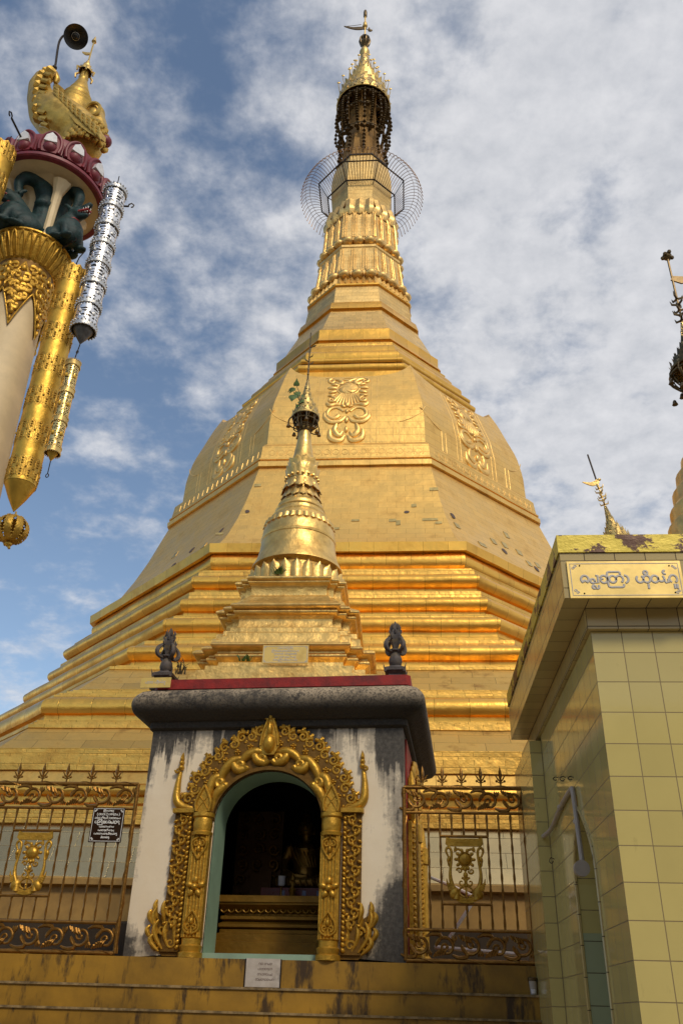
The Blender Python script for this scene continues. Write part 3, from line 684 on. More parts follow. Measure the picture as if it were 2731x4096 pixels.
# cement cornice and red slab
t = NT('weathered_toplit_cement'); n1 = t.noise(2.0, 8, .7); n2 = t.noise(40, 4, .7); sx = t.n('ShaderNodeSeparateXYZ'); t.l(t.tc('Object'), sx.inputs[0])
zz_ = t.ramp(sx.outputs[2], 2.50, 2.74, 0, 1)  # upper part of the roll painted lighter, as if lit; blotches are weathering
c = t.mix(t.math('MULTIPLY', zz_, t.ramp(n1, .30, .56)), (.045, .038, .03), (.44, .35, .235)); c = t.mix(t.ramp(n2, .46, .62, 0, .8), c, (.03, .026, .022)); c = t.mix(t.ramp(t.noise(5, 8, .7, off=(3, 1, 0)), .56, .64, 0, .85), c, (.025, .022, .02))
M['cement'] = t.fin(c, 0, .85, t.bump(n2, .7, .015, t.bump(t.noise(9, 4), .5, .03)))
def rect(x0, x1, y0, y1, rc=.06, nseg=3):
    def P(o):
        a, b_, c_, d = x0 - o, x1 + o, y0 - o, y1 + o; r = rc + max(o, 0) * .35; r = max(r, .002); out_ = []
        for cx_, cy_, s0 in ((a + r, c_ + r, pi), (b_ - r, c_ + r, 1.5 * pi), (b_ - r, d - r, 0), (a + r, d - r, .5 * pi)):
            for i in range(nseg + 1):
                q = s0 + pi / 2 * i / nseg; out_.append((cx_ + r * cos(q), cy_ + r * sin(q)))
        return out_
    return P
cp = [(.02, WH), (.05, WH + .02), (.05, WH + .09), (.10, WH + .10)] + [(.13 + .13 * sin(pi * (i / 11) ** .85) ** .55, WH + .13 + .31 * i / 11) for i in range(12)] + [(.12, WH + .445)]
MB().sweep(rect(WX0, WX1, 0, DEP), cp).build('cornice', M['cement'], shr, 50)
MB().sweep(rect(WX0 + .09, WX1, -.05, DEP - .05, .01, 1), [(.08, 2.77), (.1, 2.775), (.1, 2.89), (.09, 2.893)]).build('red_slab', M['red'], shr)
# gilded portal: every carved group its own part
def ppart(name, b, par=shr): return b.build(name, M['portal'], par)
def side(m, x): return ACX + m * x          # mirror about the arch axis
for m in (-1, 1):
    p = MB(); w0 = .70
    p.lathe([(.125, .005), (.125, .05), (.105, .06), (.118, .11), (.10, .125), (.10, .18), (.115, .19)], 14, (side(m, w0), -.05, 0))
    p.lathe([(.112, 1.17), (.116, 1.2), (.10, 1.215), (.108, 1.28), (.10, 1.345), (.118, 1.36), (.118, 1.40), (.09, 1.405)], 14, (side(m, w0), -.05, 0))
    p.box((side(m, w0) - .10, -.10, .19), (side(m, w0) + .10, -.002, 1.17))
    pil = p.build('pilaster', M['portal'], shr)
    p = MB()
    for k in range(5): p.rib([(side(m, w0) - .068 + .034 * k, .19), (side(m, w0) - .068 + .034 * k, .7), (side(m, w0) - .068 + .034 * k, 1.17)], .012, 1.3, .10, 4)
    ppart('fluted_shaft', p, pil)
    p = MB(); X0 = side(m, w0)
    p.dome(X0, .66, .038, .038, .06, .11, 10)
    for k in range(5):
        q = pi / 2 + 2 * pi * k / 5; p.dome(X0 + .065 * cos(q), .66 + .068 * sin(q), .046, .032, .035, .11, 8, q)
    ppart('pilaster_flower', p, pil)
    for s_, zc in ((1, .22), (-1, 1.15)):
        p = MB()
        for mm in (-1, 1):
            p.rib(bez([(X0 + mm * .01, zc), (X0 + mm * .075, zc + s_ * .04), (X0 + mm * .07, zc + s_ * .12), (X0, zc + s_ * .22)]), .014, 1.6, .11)
            p.rib(spiral(X0 + mm * .03, zc + s_ * .07, .032, 1.1, -pi / 2 * s_, mm * s_), taper(27, .014, .008), 1.6, .11)
        p.dome(X0, zc + s_ * .12, .022, .04, .04, .11, 8)
        ppart('pilaster_ornament', p, pil)
    # lotus bud above the capital
    p = MB(); pts = [(-.075, 1.41), (-.085, 1.49), (-.055, 1.58), (0, 1.68), (.055, 1.58), (.085, 1.49), (.075, 1.41)]
    p.prism([(X0 + x, z) for x, z in pts], -.12, -.01)
    for mm in (-1, 1): p.rib(bez([(X0 + mm * .07, 1.41), (X0 + mm * .083, 1.5), (X0 + mm * .05, 1.59), (X0, 1.685)]), .016, 1.4, .12)
    for k in range(4):
        p.rib([(X0 - .06 + .02 * k, 1.43 + .03 * k), (X0 - .01 + .02 * k, 1.5 + .025 * k)], .006, 1.5, .12, 3); p.rib([(X0 + .06 - .02 * k, 1.43 + .03 * k), (X0 + .01 - .02 * k, 1.5 + .025 * k)], .006, 1.5, .12, 3)
    ppart('lotus_bud', p)
    # tall carved side panel
    p = MB(); xi, xo = side(m, .82), side(m, 1.02); bd = MB().box((min(xi, xo), -.045, .06), (max(xi, xo), -.002, 1.42)).build('carved_side_panel', M['grime'], shr)
    for k in range(26):
        z = .1 + .05 * k; p.dome(side(m, .845), z, .022, .03, .03, .045, 7, m * .6)
    for k in range(11):
        z = .34 + .10 * k; sgn = m * (1 if k % 2 else -1)
        p.rib(spiral(side(m, .94) + sgn * .012, z, .052, 1.3, -pi / 2, sgn), taper(27, .017, .010), 1.7, .045)
        for q in (.5, 1.7, 3.6, 4.9): p.dome(side(m, .94) + .07 * cos(q) * sgn, z + .045 * sin(q), .03, .016, .035, .045, 7, q * sgn)
    ppart('leaf_scrolls', p, bd)
    # flame foliage at the foot
    p = MB()
    for k, (x, z, l, an) in enumerate([(.86, .08, .22, 1.35), (.93, .08, .26, 1.15), (1.0, .08, .30, .98), (1.03, .06, .22, .75), (.98, .22, .24, 1.3), (1.06, .22, .26, 1.1), (1.10, .16, .18, .8), (1.0, .34, .18, 1.3), (1.09, .36, .18, 1.2), (.9, .2, .2, 1.6), (1.12, .30, .16, 1.0)]):
        cv = bez([(side(m, x), z), (side(m, x + l * .5 * cos(an)), z + l * .45 * sin(an)), (side(m, x + l * .62 * cos(an)), z + l * .8 * sin(an)), (side(m, x + l * .4 * cos(an)), z + l * 1.1 * sin(an))])
        p.rib(cv, [.008 + .02 * sin(pi * i / (len(cv) - 1)) for i in range(len(cv))], 1.3, .02 + .012 * (k % 4))
    for x, z in ((.92, .14), (1.02, .26), (1.08, .12)): p.rib(spiral(side(m, x), z, .05, 1.2, 0, m), taper(27, .018, .01), 1.6, .03)
    cf = MB().prism([(side(m, x), z) for x, z in ((.82, .02), (1.0, .02), (1.10, .12), (1.15, .34), (1.10, .42), (1.0, .36), (.82, .46))], -.02, -.002).build('corner_foliage', M['grime'], shr)
    ppart('foliage_leaves', p, cf)
    # upturned horn with a small finial
    p = MB(); cv = bez([(side(m, .80), 1.46), (side(m, .93), 1.47), (side(m, 1.03), 1.54), (side(m, 1.045), 1.70), (side(m, 1.03), 1.86)], 20)
    p.rib(cv, [.020 + .030 * sin(pi * (i / (len(cv) - 1)) ** .7) for i in range(len(cv))], 1.2, .01, 7)
    p.rib(spiral(side(m, 1.055), 1.87, .03, 1, pi, -m), .014, 1.4, .04)
    p.box((min(side(m, .80), side(m, 1.04)), -.10, 1.405), (max(side(m, .80), side(m, 1.04)), -.002, 1.45))
    for z, rr in ((1.90, .034), (1.95, .03), (1.995, .022)): p.dome(side(m, 1.02), z, rr, .035, .06, .02, 8)
    p.rib([(side(m, 1.02), 1.98), (side(m, 1.02), 2.03), (side(m, 1.015), 2.07)], [.024, .018, .003], 1.5, .03)
    ppart('upturned_horn', p)
# arch band
def ap(q, gx, gz): return (ACX - (ARX + gx) * cos(q), ASP + (ARZ + gz) * sin(q))
p = MB(); n = 40
def band(p, g0, g1, y0, y1, q0=0, q1=pi):
    vs = []
    for i in range(n + 1):
        q = q0 + (q1 - q0) * i / n; (xa, za), (xb, zb) = ap(q, *g0), ap(q, *g1); vs += [(xa, y1, za), (xa, y0, za), (xb, y0, zb), (xb, y1, zb)]
    p.add(vs, [(4 * i + k, 4 * i + k + 1, 4 * i + k + 5, 4 * i + k + 4) for i in range(n) for k in range(3)] + [(0, 1, 2, 3), (4 * n + 3, 4 * n + 2, 4 * n + 1, 4 * n)])
band(p, (.0, .0), (.045, .04), -.075, -.001); band(p, (.045, .04), (.31, .43), -.05, -.001, .02, pi - .02)
ab = p.build('arch_band', M['grime'], shr)
p = MB()
for m in (-1, 1):
    for (x, z), R, sc_ in (((.085, 1.985), .062, 1.0), ((.33, 1.915), .062, 1.0), ((.545, 1.725), .06, .95)):
        p.rib(spiral(side(m, x), z, R, 1.15, -pi * .9 if m > 0 else -pi * .1, m, .2), taper(27, .036, .03), 1.3, .06, 6)
    for P4 in ([(.06, 2.05), (.17, 2.065), (.27, 2.02), (.33, 1.95), (.36, 1.86)], [(.02, 1.93), (.14, 1.96), (.2, 2.03), (.3, 1.99)], [(.30, 1.985), (.42, 1.965), (.51, 1.86), (.55, 1.76), (.57, 1.66)], [(.24, 1.89), (.36, 1.86), (.43, 1.93), (.5, 1.86)], [(.53, 1.80), (.62, 1.77), (.665, 1.64), (.67, 1.52), (.68, 1.43)], [(.46, 1.72), (.55, 1.64), (.60, 1.55), (.61, 1.42)]):
        cv = bez([(side(m, x), z) for x, z in P4], 16); p.rib(cv, [.018 + .034 * sin(pi * (i / (len(cv) - 1)) ** .7) for i in range(len(cv))], 1.2, .055, 6)
ppart('scroll_frieze', p, ab)
for m in (-1, 1):
    for k in range(7):
        q = .30 + .192 * k; x, z = ap(q, .205, .30); x = x if m < 0 else 2 * ACX - x; p = MB(); p.dome(x, z, .014, .014, .03, .055, 7)
        for i in range(5): p.dome(x + .024 * cos(2 * pi * i / 5 + .3), z + .024 * sin(2 * pi * i / 5 + .3), .016, .014, .02, .05, 7)
        ppart('rosette', p, ab)
    p = MB()
    for k in range(12):
        q = .12 + .118 * k; g = .30 + .03 * (k % 2); x, z = ap(q, g, g + .11); x = x if m < 0 else 2 * ACX - x; R = .058
        p.rib(spiral(x, z, R, 1.4, q, -m if k % 2 else m), taper(27, .021, .011), 1.5, .035)
        x2, z2 = ap(q + .03, g + .075, g + .185)
        x2 = x2 if m < 0 else 2 * ACX - x2
        dx, dz = x2 - ACX, z2 - ASP; L = sqrt(dx * dx + dz * dz); ux, uz = dx / L, dz / L
        for d in (-.5, 0, .5):
            vx, vz = ux * cos(d) - uz * sin(d), ux * sin(d) + uz * cos(d)
            p.rib([(x2 - vx * .05, z2 - vz * .05), (x2 - vx * .01, z2 - vz * .01), (x2 + vx * .035, z2 + vz * .035)], [.016, .024, .004], 1.3, .03)
        for d in range(4): p.dome(x + .075 * cos(q + d * 1.6 + 1), z + .075 * sin(q + d * 1.6 + 1), .026, .016, .035, .03, 7, q + d)
    b = MB(); ppart('foliage_crest', p, ab)
p = MB(); CXF = ACX - .02
p.prism([(CXF - .06, 2.02), (CXF + .06, 2.02), (CXF + .115, 2.12), (CXF + .1, 2.24), (CXF + .05, 2.36), (CXF + .045, 2.43), (CXF - .045, 2.43), (CXF - .05, 2.36), (CXF - .1, 2.24), (CXF - .115, 2.12)], -.10, -.002)
p.dome(CXF, 2.14, .07, .11, .08, .10, 10); p.dome(CXF, 2.30, .035, .1, .06, .10, 8)
for m in (-1, 1): p.rib([(CXF + m * .1, 2.12), (CXF + m * .085, 2.25), (CXF + m * .03, 2.42)], .018, 1.4, .09); p.rib(spiral(CXF + m * .05, 2.45, .03, 1, 0, m), .014, 1.4, .08)
p.rib([(CXF, 2.42), (CXF, 2.48), (CXF, 2.53), (CXF, 2.57)], [.03, .035, .022, .003], 1.4, .08)
ppart('pointed_finial', p, ab)
# right flank: red paint and a second gilded portal seen edge-on
MB().box((WX1 + .001, .30, .02), (WX1 + .02, 2.6, WH - .05)).build('red_flank', M['red'], shr)
fp = MB()
for y in (.62, 2.2):
    fp.lathe([(.10, .02), (.10, .16), (.08, .18), (.08, 1.2), (.10, 1.22), (.10, 1.4), (.07, 1.42), (.05, 1.6), (.01, 1.75)], 12, (WX1 + .06, y, 0))
    fp.box((WX1 + .022, y - .28, .05), (WX1 + .06, y - .1, 1.4))
    for k in range(24): fp.ball((WX1 + .06, y - .19 + .04 * (k % 2), .1 + .055 * k), (.035, .05, .03), 7, 5)
fp.tube([(WX1 + .05, .45, 1.45), (WX1 + .06, .36, 1.6), (WX1 + .06, .38, 1.85), (WX1 + .06, .40, 1.95)], [.05, .055, .04, .005], 8)
for k in range(12):
    q = pi * k / 11; fp.ball((WX1 + .05, 1.41 - .85 * cos(q), 1.5 + .7 * sin(q)), (.04, .09, .09), 8, 5)
ppart('side_portal', fp)

# altar and seated statue inside the niche (things standing in the shrine)
al = thing('altar', sw(-1.5, 1.25, 0), 'tiered dim gold altar ledge inside the dark arched niche', 'altar', rz=TH)
al.location.z = SZ + .06
M['altar'] = gold('altar_gold', (.24, .125, .014), .4, .6, None, .5, (.08, .04, .01), dent=.2, dents=14)  # niche shade is put into this darker gold too
rp = rect(-.62, .62, -.34, .5, .005, 1)
MB().sweep(rp, [(.10, 0), (.10, .16), (.06, .165), (.06, .24), (.02, .25), (.02, .285), (.0, .29), (.04, .31), (.04, .34), (0, .36), (-.02, .37), (.02, .39), (.02, .42), (-.02, .43), (-.02, .45)]).build('altar_steps', M['altar'], al)
MB().sweep(rp, [(-.02, .452), (.0, .46), (.07, .53), (.08, .535), (.08, .555), (.10, .56), (.10, .625), (.08, .63)]).build('altar_top', M['altar'], al)
b = MB()
for k in range(15): b.rib([(-.6 + .085 * k - .035, .53), (-.6 + .085 * k - .03, .475), (-.6 + .085 * k, .455), (-.6 + .085 * k + .03, .475), (-.6 + .085 * k + .035, .53)], .01, 1.4, .36, 4)
b.build('petal_frieze', M['altar'], al)
pd = thing('pedestal', sw(-1.3, 1.4, .70), 'low red lacquer pedestal on the altar under the seated statue', 'pedestal', rz=TH)
MB().box((-.46, -.2, 0), (.46, .35, .115)).build('lacquer_block', M['lacquer'], pd)
b = MB()
for x in (-.22, -.10, .03, .2, .34): b.box((x, -.204, .01), (x + .045, -.201, .085))
b.build('offering_cards', plain('offering_card', (.10, .13, .24), .3), pd)
def remesh(o, v, sm=4):
    m_ = o.modifiers.new('skin', 'REMESH'); m_.mode = 'VOXEL'; m_.voxel_size = v; m_.use_smooth_shade = True
    s_ = o.modifiers.new('soft', 'SMOOTH'); s_.factor = .5; s_.iterations = sm
    return o
bu = thing('buddha_statue', sw(-1.3, 1.5, .818), 'dim gold seated buddha statue on red pedestal in the dark niche', 'statue', rz=TH)
b = MB()
b.ball((0, .03, .07), (.34, .17, .08)); 
for m in (-1, 1):
    b.tube([(m * .10, .02, .10), (m * .32, -.06, .08), (m * .12, -.17, .07), (-m * .12, -.18, .07)], [.09, .085, .07, .04], 10)
    b.tube([(m * .19, .03, .50), (m * .255, .03, .34), (m * .24, -.08, .20)], [.065, .055, .045], 10)
b.tube([(.24, -.08, .20), (.22, -.17, .12), (.20, -.20, .05)], [.045, .036, .022], 8); b.tube([(-.24, -.08, .20), (-.1, -.17, .145), (.06, -.18, .14)], [.045, .036, .024], 8)
b.tube([(0, .04, .08), (0, .04, .30), (0, .04, .46), (0, .04, .54)], [.16, .155, .19, .09], 14); b.tube([(0, .03, .5), (0, .02, .66)], [.065, .06], 10)
b.ball((0, .01, .73), (.095, .105, .125), 14, 10); b.ball((0, .03, .85), (.065, .065, .05)); b.tube([(0, .03, .87), (0, .03, .95)], [.025, .006], 8); b.ball((0, -.095, .72), (.016, .02, .03))
for m in (-1, 1): b.tube([(m * .095, .02, .76), (m * .102, .02, .70), (m * .095, .02, .63)], [.014, .018, .012], 6)
remesh(b.build('body', M['buddha'], bu), .014)
b = MB()
for k in range(7): b.tube(bez([(-.16 + .05 * k, -.155 + .01 * k, .50 - .02 * k), (-.1 + .04 * k, -.165, .36), (-.02 + .03 * k, -.165, .24)], 8), .008, 5)
b.build('robe_folds', M['buddha'], bu); b = MB()
for k in range(9): b.tube([(-.30 + .07 * k, -.235, .10), (-.28 + .07 * k, -.25, .02)], .012, 5)
b.build('knee_folds', M['buddha'], bu)
b = MB(); b.dome(-.035, .745, .016, .006, .006, .098, 8); b.dome(.035, .745, .016, .006, .006, .098, 8); b.dome(0, .67, .026, .007, .008, .092, 8); b.build('face_features', M['black'], bu)
lb = thing('lamp_cup', sw(-1.52, 1.2, .70), 'small glass cup standing beside the seated statue', 'cup', rz=TH)
MB().lathe([(.03, .13), (.04, .14), (.045, .24)], 14, cap=False).build('glass_bowl', plain('pale_glass', (.5, .5, .55), .1, 0, .05, 9, 0), lb); MB().lathe([(.05, 0), (.015, .02), (.012, .12), (.035, .13)], 12).build('cup_stem', M['buddha'], lb)
gf = tag(MB((0, 0, 0)).lathe([(.05, 0), (.03, .03), (.045, .08), (.02, .12), (.012, .17), (.03, .19), (.004, .27)], 12).build('offering_finial', M['altar']), 'tiny gold offering finial standing in front of the red pedestal', 'ornament'); gf.location = sw(-1.36, 1.06, .69)
pn = thing('carved_screen', sw(-1.98, 1.9, .06), 'dark carved gilt screen panel standing left inside the niche', 'screen', rz=TH)
b = MB(); b.box((-.30, 0, .0), (.30, .06, 1.75)); b.box((-.06, -.1, .5), (.2, 0, 1.0)); b.build('screen_board', gold('dark_gilt', (.10, .05, .015), .5, .5, None, .6, (.02, .01, .004)), pn)
b = MB()
for k in range(9):
    for i in range(3): b.rib(spiral(-.2 + .2 * i, .2 + .18 * k, .075, 1.3, k, 1 if (i + k) % 2 else -1), taper(27, .024, .012), 1.5, .01)
b.build('screen_scrolls', M['buddha'], pn)

# ------------------------------------------------------------------ small golden stupa on the shrine roof
ST = Vector((-1.495, 11.06, 4.955))
stu = thing('small_stupa', ST, 'small golden stupa with redented terraces standing on the shrine roof', 'stupa')
def redent(wd):
    a_ = wd * .75; s_ = (wd - a_) / 2; q = [(a_, -wd), (a_, -wd + s_), (wd - s_, -wd + s_), (wd - s_, -a_), (wd, -a_)]
    r = []
    for k in range(4):
        for x, y in q:
            for _ in range(k): x, y = -y, x
            r.append((x, y))
    return r
def rterr(name, prof):
    b = MB((0, 0, ST.z)); b.sweep(redent, prof); return b.build(name, M['smooth'], stu, 35)
def roll(w0, z0, w1, z1, bu_, n=6): return [(w0 + (w1 - w0) * i / n + bu_ * sin(pi * i / n), z0 + (z1 - z0) * i / n) for i in range(n + 1)]
rterr('plinth_step', [(1.34, 4.955), (1.34, 5.03), (1.275, 5.035), (1.275, 5.13), (1.195, 5.135), (1.195, 5.245), (1.04, 5.26), (1.03, 5.35)])
rterr('lower_terrace', [(1.03, 5.35)] + roll(1.06, 5.38, 1.06, 5.46, .03) + [(1.06, 5.48)] + roll(1.12, 5.50, 1.12, 5.58, .04) + [(.99, 5.62), (.965, 5.66), (.965, 5.77), (.92, 5.80)])
rterr('middle_terrace', [(.92, 5.80), (.915, 5.86), (.83, 5.90), (.81, 5.95), (.81, 6.02), (.84, 6.06)] + roll(.88, 6.07, .88, 6.13, .02) + roll(.92, 6.135, .92, 6.20, .03) + [(.85, 6.24)])
rterr('upper_terrace', [(.85, 6.24), (.76, 6.30), (.73, 6.37), (.68, 6.42), (.675, 6.53), (.70, 6.57)] + roll(.72, 6.58, .72, 6.62, .015) + roll(.74, 6.625, .74, 6.68, .02) + [(.70, 6.69)])
def petals(name, r0, z0, r1, z1, n, m, parent, out_=.0, down=False):
    b = MB(); S = 6
    for k in range(n):
        a = 2 * pi * k / n; vs = []
        for j in range(S + 1):
            t_ = j / S; r = r0 + (r1 - r0) * t_ + out_ * t_ * t_; z = z0 + (z1 - z0) * t_; hw = pi / n * (1.0 if t_ < .55 else sqrt(max(0, 1 - ((t_ - .55) / .45) ** 2)) + .001)
            for q in (-1, -.5, 0, .5, 1): vs.append(((r + .05 * r0 * (1 - q * q)) * cos(a + q * hw), (r + .05 * r0 * (1 - q * q)) * sin(a + q * hw), z))
        b.add(vs, [(j * 5 + i, j * 5 + i + 1, (j + 1) * 5 + i + 1, (j + 1) * 5 + i) for j in range(S) for i in range(4)])
    return b.build(name, m, parent)
zs = -ST.z
MB().lathe([(.62, 6.69 + zs), (.60, 7.0 + zs), (.56, 7.06 + zs)], 40).build('drum', M['smooth'], stu)
petals('lotus_petals', .66, 6.69 + zs, .655, 6.99 + zs, 26, M['smooth'], stu, .0)
bl_ = MB().lathe([(.60, 7.03 + zs), (.66, 7.06 + zs), (.655, 7.08 + zs), (.60, 7.20 + zs), (.574, 7.28 + zs), (.552, 7.40 + zs), (.540, 7.52 + zs), (.548, 7.53 + zs), (.552, 7.56 + zs), (.538, 7.575 + zs), (.535, 7.6 + zs), (.528, 7.7 + zs), (.487, 7.80 + zs), (.435, 7.90 + zs), (.41, 7.95 + zs), (.415, 7.97 + zs), (.40, 7.995 + zs), (.375, 8.01 + zs), (.365, 8.06 + zs), (.375, 8.08 + zs), (.345, 8.11 + zs), (.335, 8.15 + zs), (.34, 8.17 + zs), (.31, 8.20 + zs), (.295, 8.24 + zs)], 48).build('bell', M['smooth'], stu, 30)
petals('bell_collar', .49, 7.84 + zs, .515, 7.745 + zs, 30, M['smooth'], bl_)
MB().lathe([(.26, 8.22 + zs), (.275, 8.3 + zs), (.25, 8.42 + zs), (.235, 8.6 + zs), (.225, 8.72 + zs), (.215, 8.9 + zs), (.17, 9.03 + zs), (.15, 9.12 + zs), (.115, 9.35 + zs), (.085, 9.63 + zs), (.07, 9.7 + zs)], 32).build('spire', M['smooth'], stu, 50)
petals('lotus_band', .24, 8.42 + zs, .30, 8.24 + zs, 14, M['smooth'], stu, .015); petals('lotus_band', .235, 8.60 + zs, .285, 8.40 + zs, 12, M['smooth'], stu, .02)
petals('lotus_band', .23, 8.62 + zs, .245, 8.86 + zs, 12, M['smooth'], stu, .015); petals('lotus_band', .20, 8.84 + zs, .215, 9.0 + zs, 10, M['smooth'], stu, .02)
b = MB()
for k in range(18): b.ball((.25 * cos(2 * pi * k / 18), .25 * sin(2 * pi * k / 18), 8.66 + zs), .026, 7, 5)
b.build('bead_ring', M['smooth'], stu)
b = MB()
for k in range(10):
    a = 2 * pi * k / 10
    b.tube([(.24 * cos(a + d), .24 * sin(a + d), z + zs) for d, z in ((-.2, 8.42), (-.17, 8.52), (0, 8.58), (.17, 8.52), (.2, 8.42))], .014, 5); b.ball((.25 * cos(a), .25 * sin(a), 8.5 + zs), (.03, .03, .045), 7, 5)
b.build('bud_garland', M['smooth'], stu)
M['pcrown'] = pierced('pierced_crown', (.62, .44, .17), (.05, .035, .012), 3.0, .06, .12)
mh = MB()
mh.lathe([(.215, 9.86), (.20, 9.93), (.15, 10.02), (.11, 10.12), (.08, 10.24), (.05, 10.38), (.035, 10.52), (.02, 10.6)], 20, (0, 0, zs), cap=False, wob=lambda a, z: 1 + .06 * sin(10 * a + z * 40))
mh = mh.build('umbrella', M['pcrown'], stu)
b = MB()
for z, r, nn, f_ in ((9.84, .22, 14, .1), (9.97, .18, 12, .1), (10.08, .13, 10, .09), (10.18, .10, 9, .08), (10.3, .07, 8, .07), (10.42, .05, 7, .06)):
    b.T = lambda p: (p[0], p[1], p[2] + zs); tier(b, z, r, .05, nn, f_)
b.T = None; b.build('crown_tiers', M['filigree'], mh)
b = MB()
for z, r in ((9.84, .21), (9.76, .19), (9.64, .12), (9.70, .10), (9.58, .10)): b.tube([(r * cos(2 * pi * i / 20), r * sin(2 * pi * i / 20), z + zs) for i in range(21)], .012, 5)
for k in range(9):
    a = 2 * pi * k / 9; R = .27 if k % 2 else .20
    b.tube([(r * cos(a), r * sin(a), z + zs) for r, z in bez([(.20, 9.85), (R * .95, 9.78), (R, 9.68), (R - .06, 9.62), (.10, 9.60)], 12)], .012, 4)
    b.tube([(r * cos(a + .2), r * sin(a + .2), z + zs) for r, z in ((.20, 9.84), (.15, 9.72), (.11, 9.60))], .012, 4)
b.build('bell_frame', M['bell'], mh)
for k in range(9):
    a = 2 * pi * k / 9; R = .27 if k % 2 else .19; b = MB(); bellmesh(b, (R * cos(a), R * sin(a), (9.66 if k % 2 else 9.6) + zs), .036); b.build('bell_drop', M['bell'], mh)
b = MB(); b.tube([(0, 0, 9.6 + zs), (0, 0, 10.6 + zs), (.01, 0, 11.65 + zs)], [.02, .014, .010], 6)
for z, s_ in ((10.55, .03), (10.62, .022), (10.75, .02), (10.86, .018)): b.ball((0, 0, z + zs), (s_, s_, s_ * 1.2), 7, 5)
for z, d in ((10.95, .06), (11.02, -.05), (11.1, .05), (11.32, .09)): b.tube([(0, 0, z + zs), (d, 0, z + .03 + zs), (d * 1.3, 0, z + .07 + zs)], [.01, .012, .004], 4)
b.build('mast', M['bell'], mh)

# ------------------------------------------------------------------ urn finials on the roof corners
def make_urn(label):
    u = thing('urn_finial', (0, 0, 0), label, 'finial', 'weathered urn finials on the shrine corners')
    b = MB(); sq = rect(-.09, .09, -.09, .09, .004, 1)
    b.sweep(sq, [(.05, 0), (.06, .08), (.0, .12), (-.01, .16), (.04, .20), (.04, .24), (-.01, .27), (-.03, .29)])
    for x in (-1, 1):
        for y in (-1, 1):
            for z0, zt_ in ((0, .16), (.18, .30)): b.add([(x * .10, y * .13, z0), (x * .13, y * .10, z0), (x * .13, y * .13, z0), (x * .145, y * .145, zt_)], [(0, 1, 3), (1, 2, 3), (2, 0, 3), (0, 2, 1)])
    b.build('stepped_base', M['urn'], u)
    MB().lathe([(.05, .28), (.075, .31), (.085, .36), (.075, .42), (.055, .47), (.05, .49), (.085, .505), (.085, .525), (.04, .53)], 18).build('urn', M['urn'], u)
    b = MB()
    for k in range(4):
        a = pi / 4 + pi / 2 * k; b.tube([(r * cos(a), r * sin(a), z) for r, z in bez([(.04, .50), (.11, .50), (.155, .55), (.14, .63), (.07, .70)], 12)], [.018 + .014 * sin(pi * i / 12) for i in range(13)], 6)
    b.build('curled_leaves', M['urn'], u)
    b = MB()
    b.lathe([(.03, .52), (.045, .60), (.07, .66), (.075, .72), (.06, .78), (.05, .84), (.03, .90), (.004, .96)], 12, wob=lambda a, z: 1 + .16 * sin(5 * a) * (1 if z < .9 else .3))
    for k in range(5):
        for z, r in ((.68, .075), (.76, .06), (.83, .05)):
            a = 2 * pi * k / 5 + z * 8; b.tube([(r * cos(a), r * sin(a), z), (r * 1.25 * cos(a), r * 1.25 * sin(a), z + .04), (r * 1.0 * cos(a), r * 1.0 * sin(a), z + .09)], [.018, .016, .003], 5)
    b.build('leaf_spire', M['urn'], u)
    return u
M['urn'] = plain('weathered_urn', (.085, .07, .065), .7, 0, .5, 12, .4, (.22, .15, .03), .55)
u1 = make_urn('dark weathered urn finial on the left corner above the yellow plaque'); u1.location = sw(-2.94, .3, 2.90); u1.rotation_euler.z = TH; u1.scale = (.95, .95, .87)
u2 = copy_tree(u1); u2['label'] = 'dark weathered urn finial on the right corner of the red slab'; u2.location = sw(-.10, .3, 2.90)

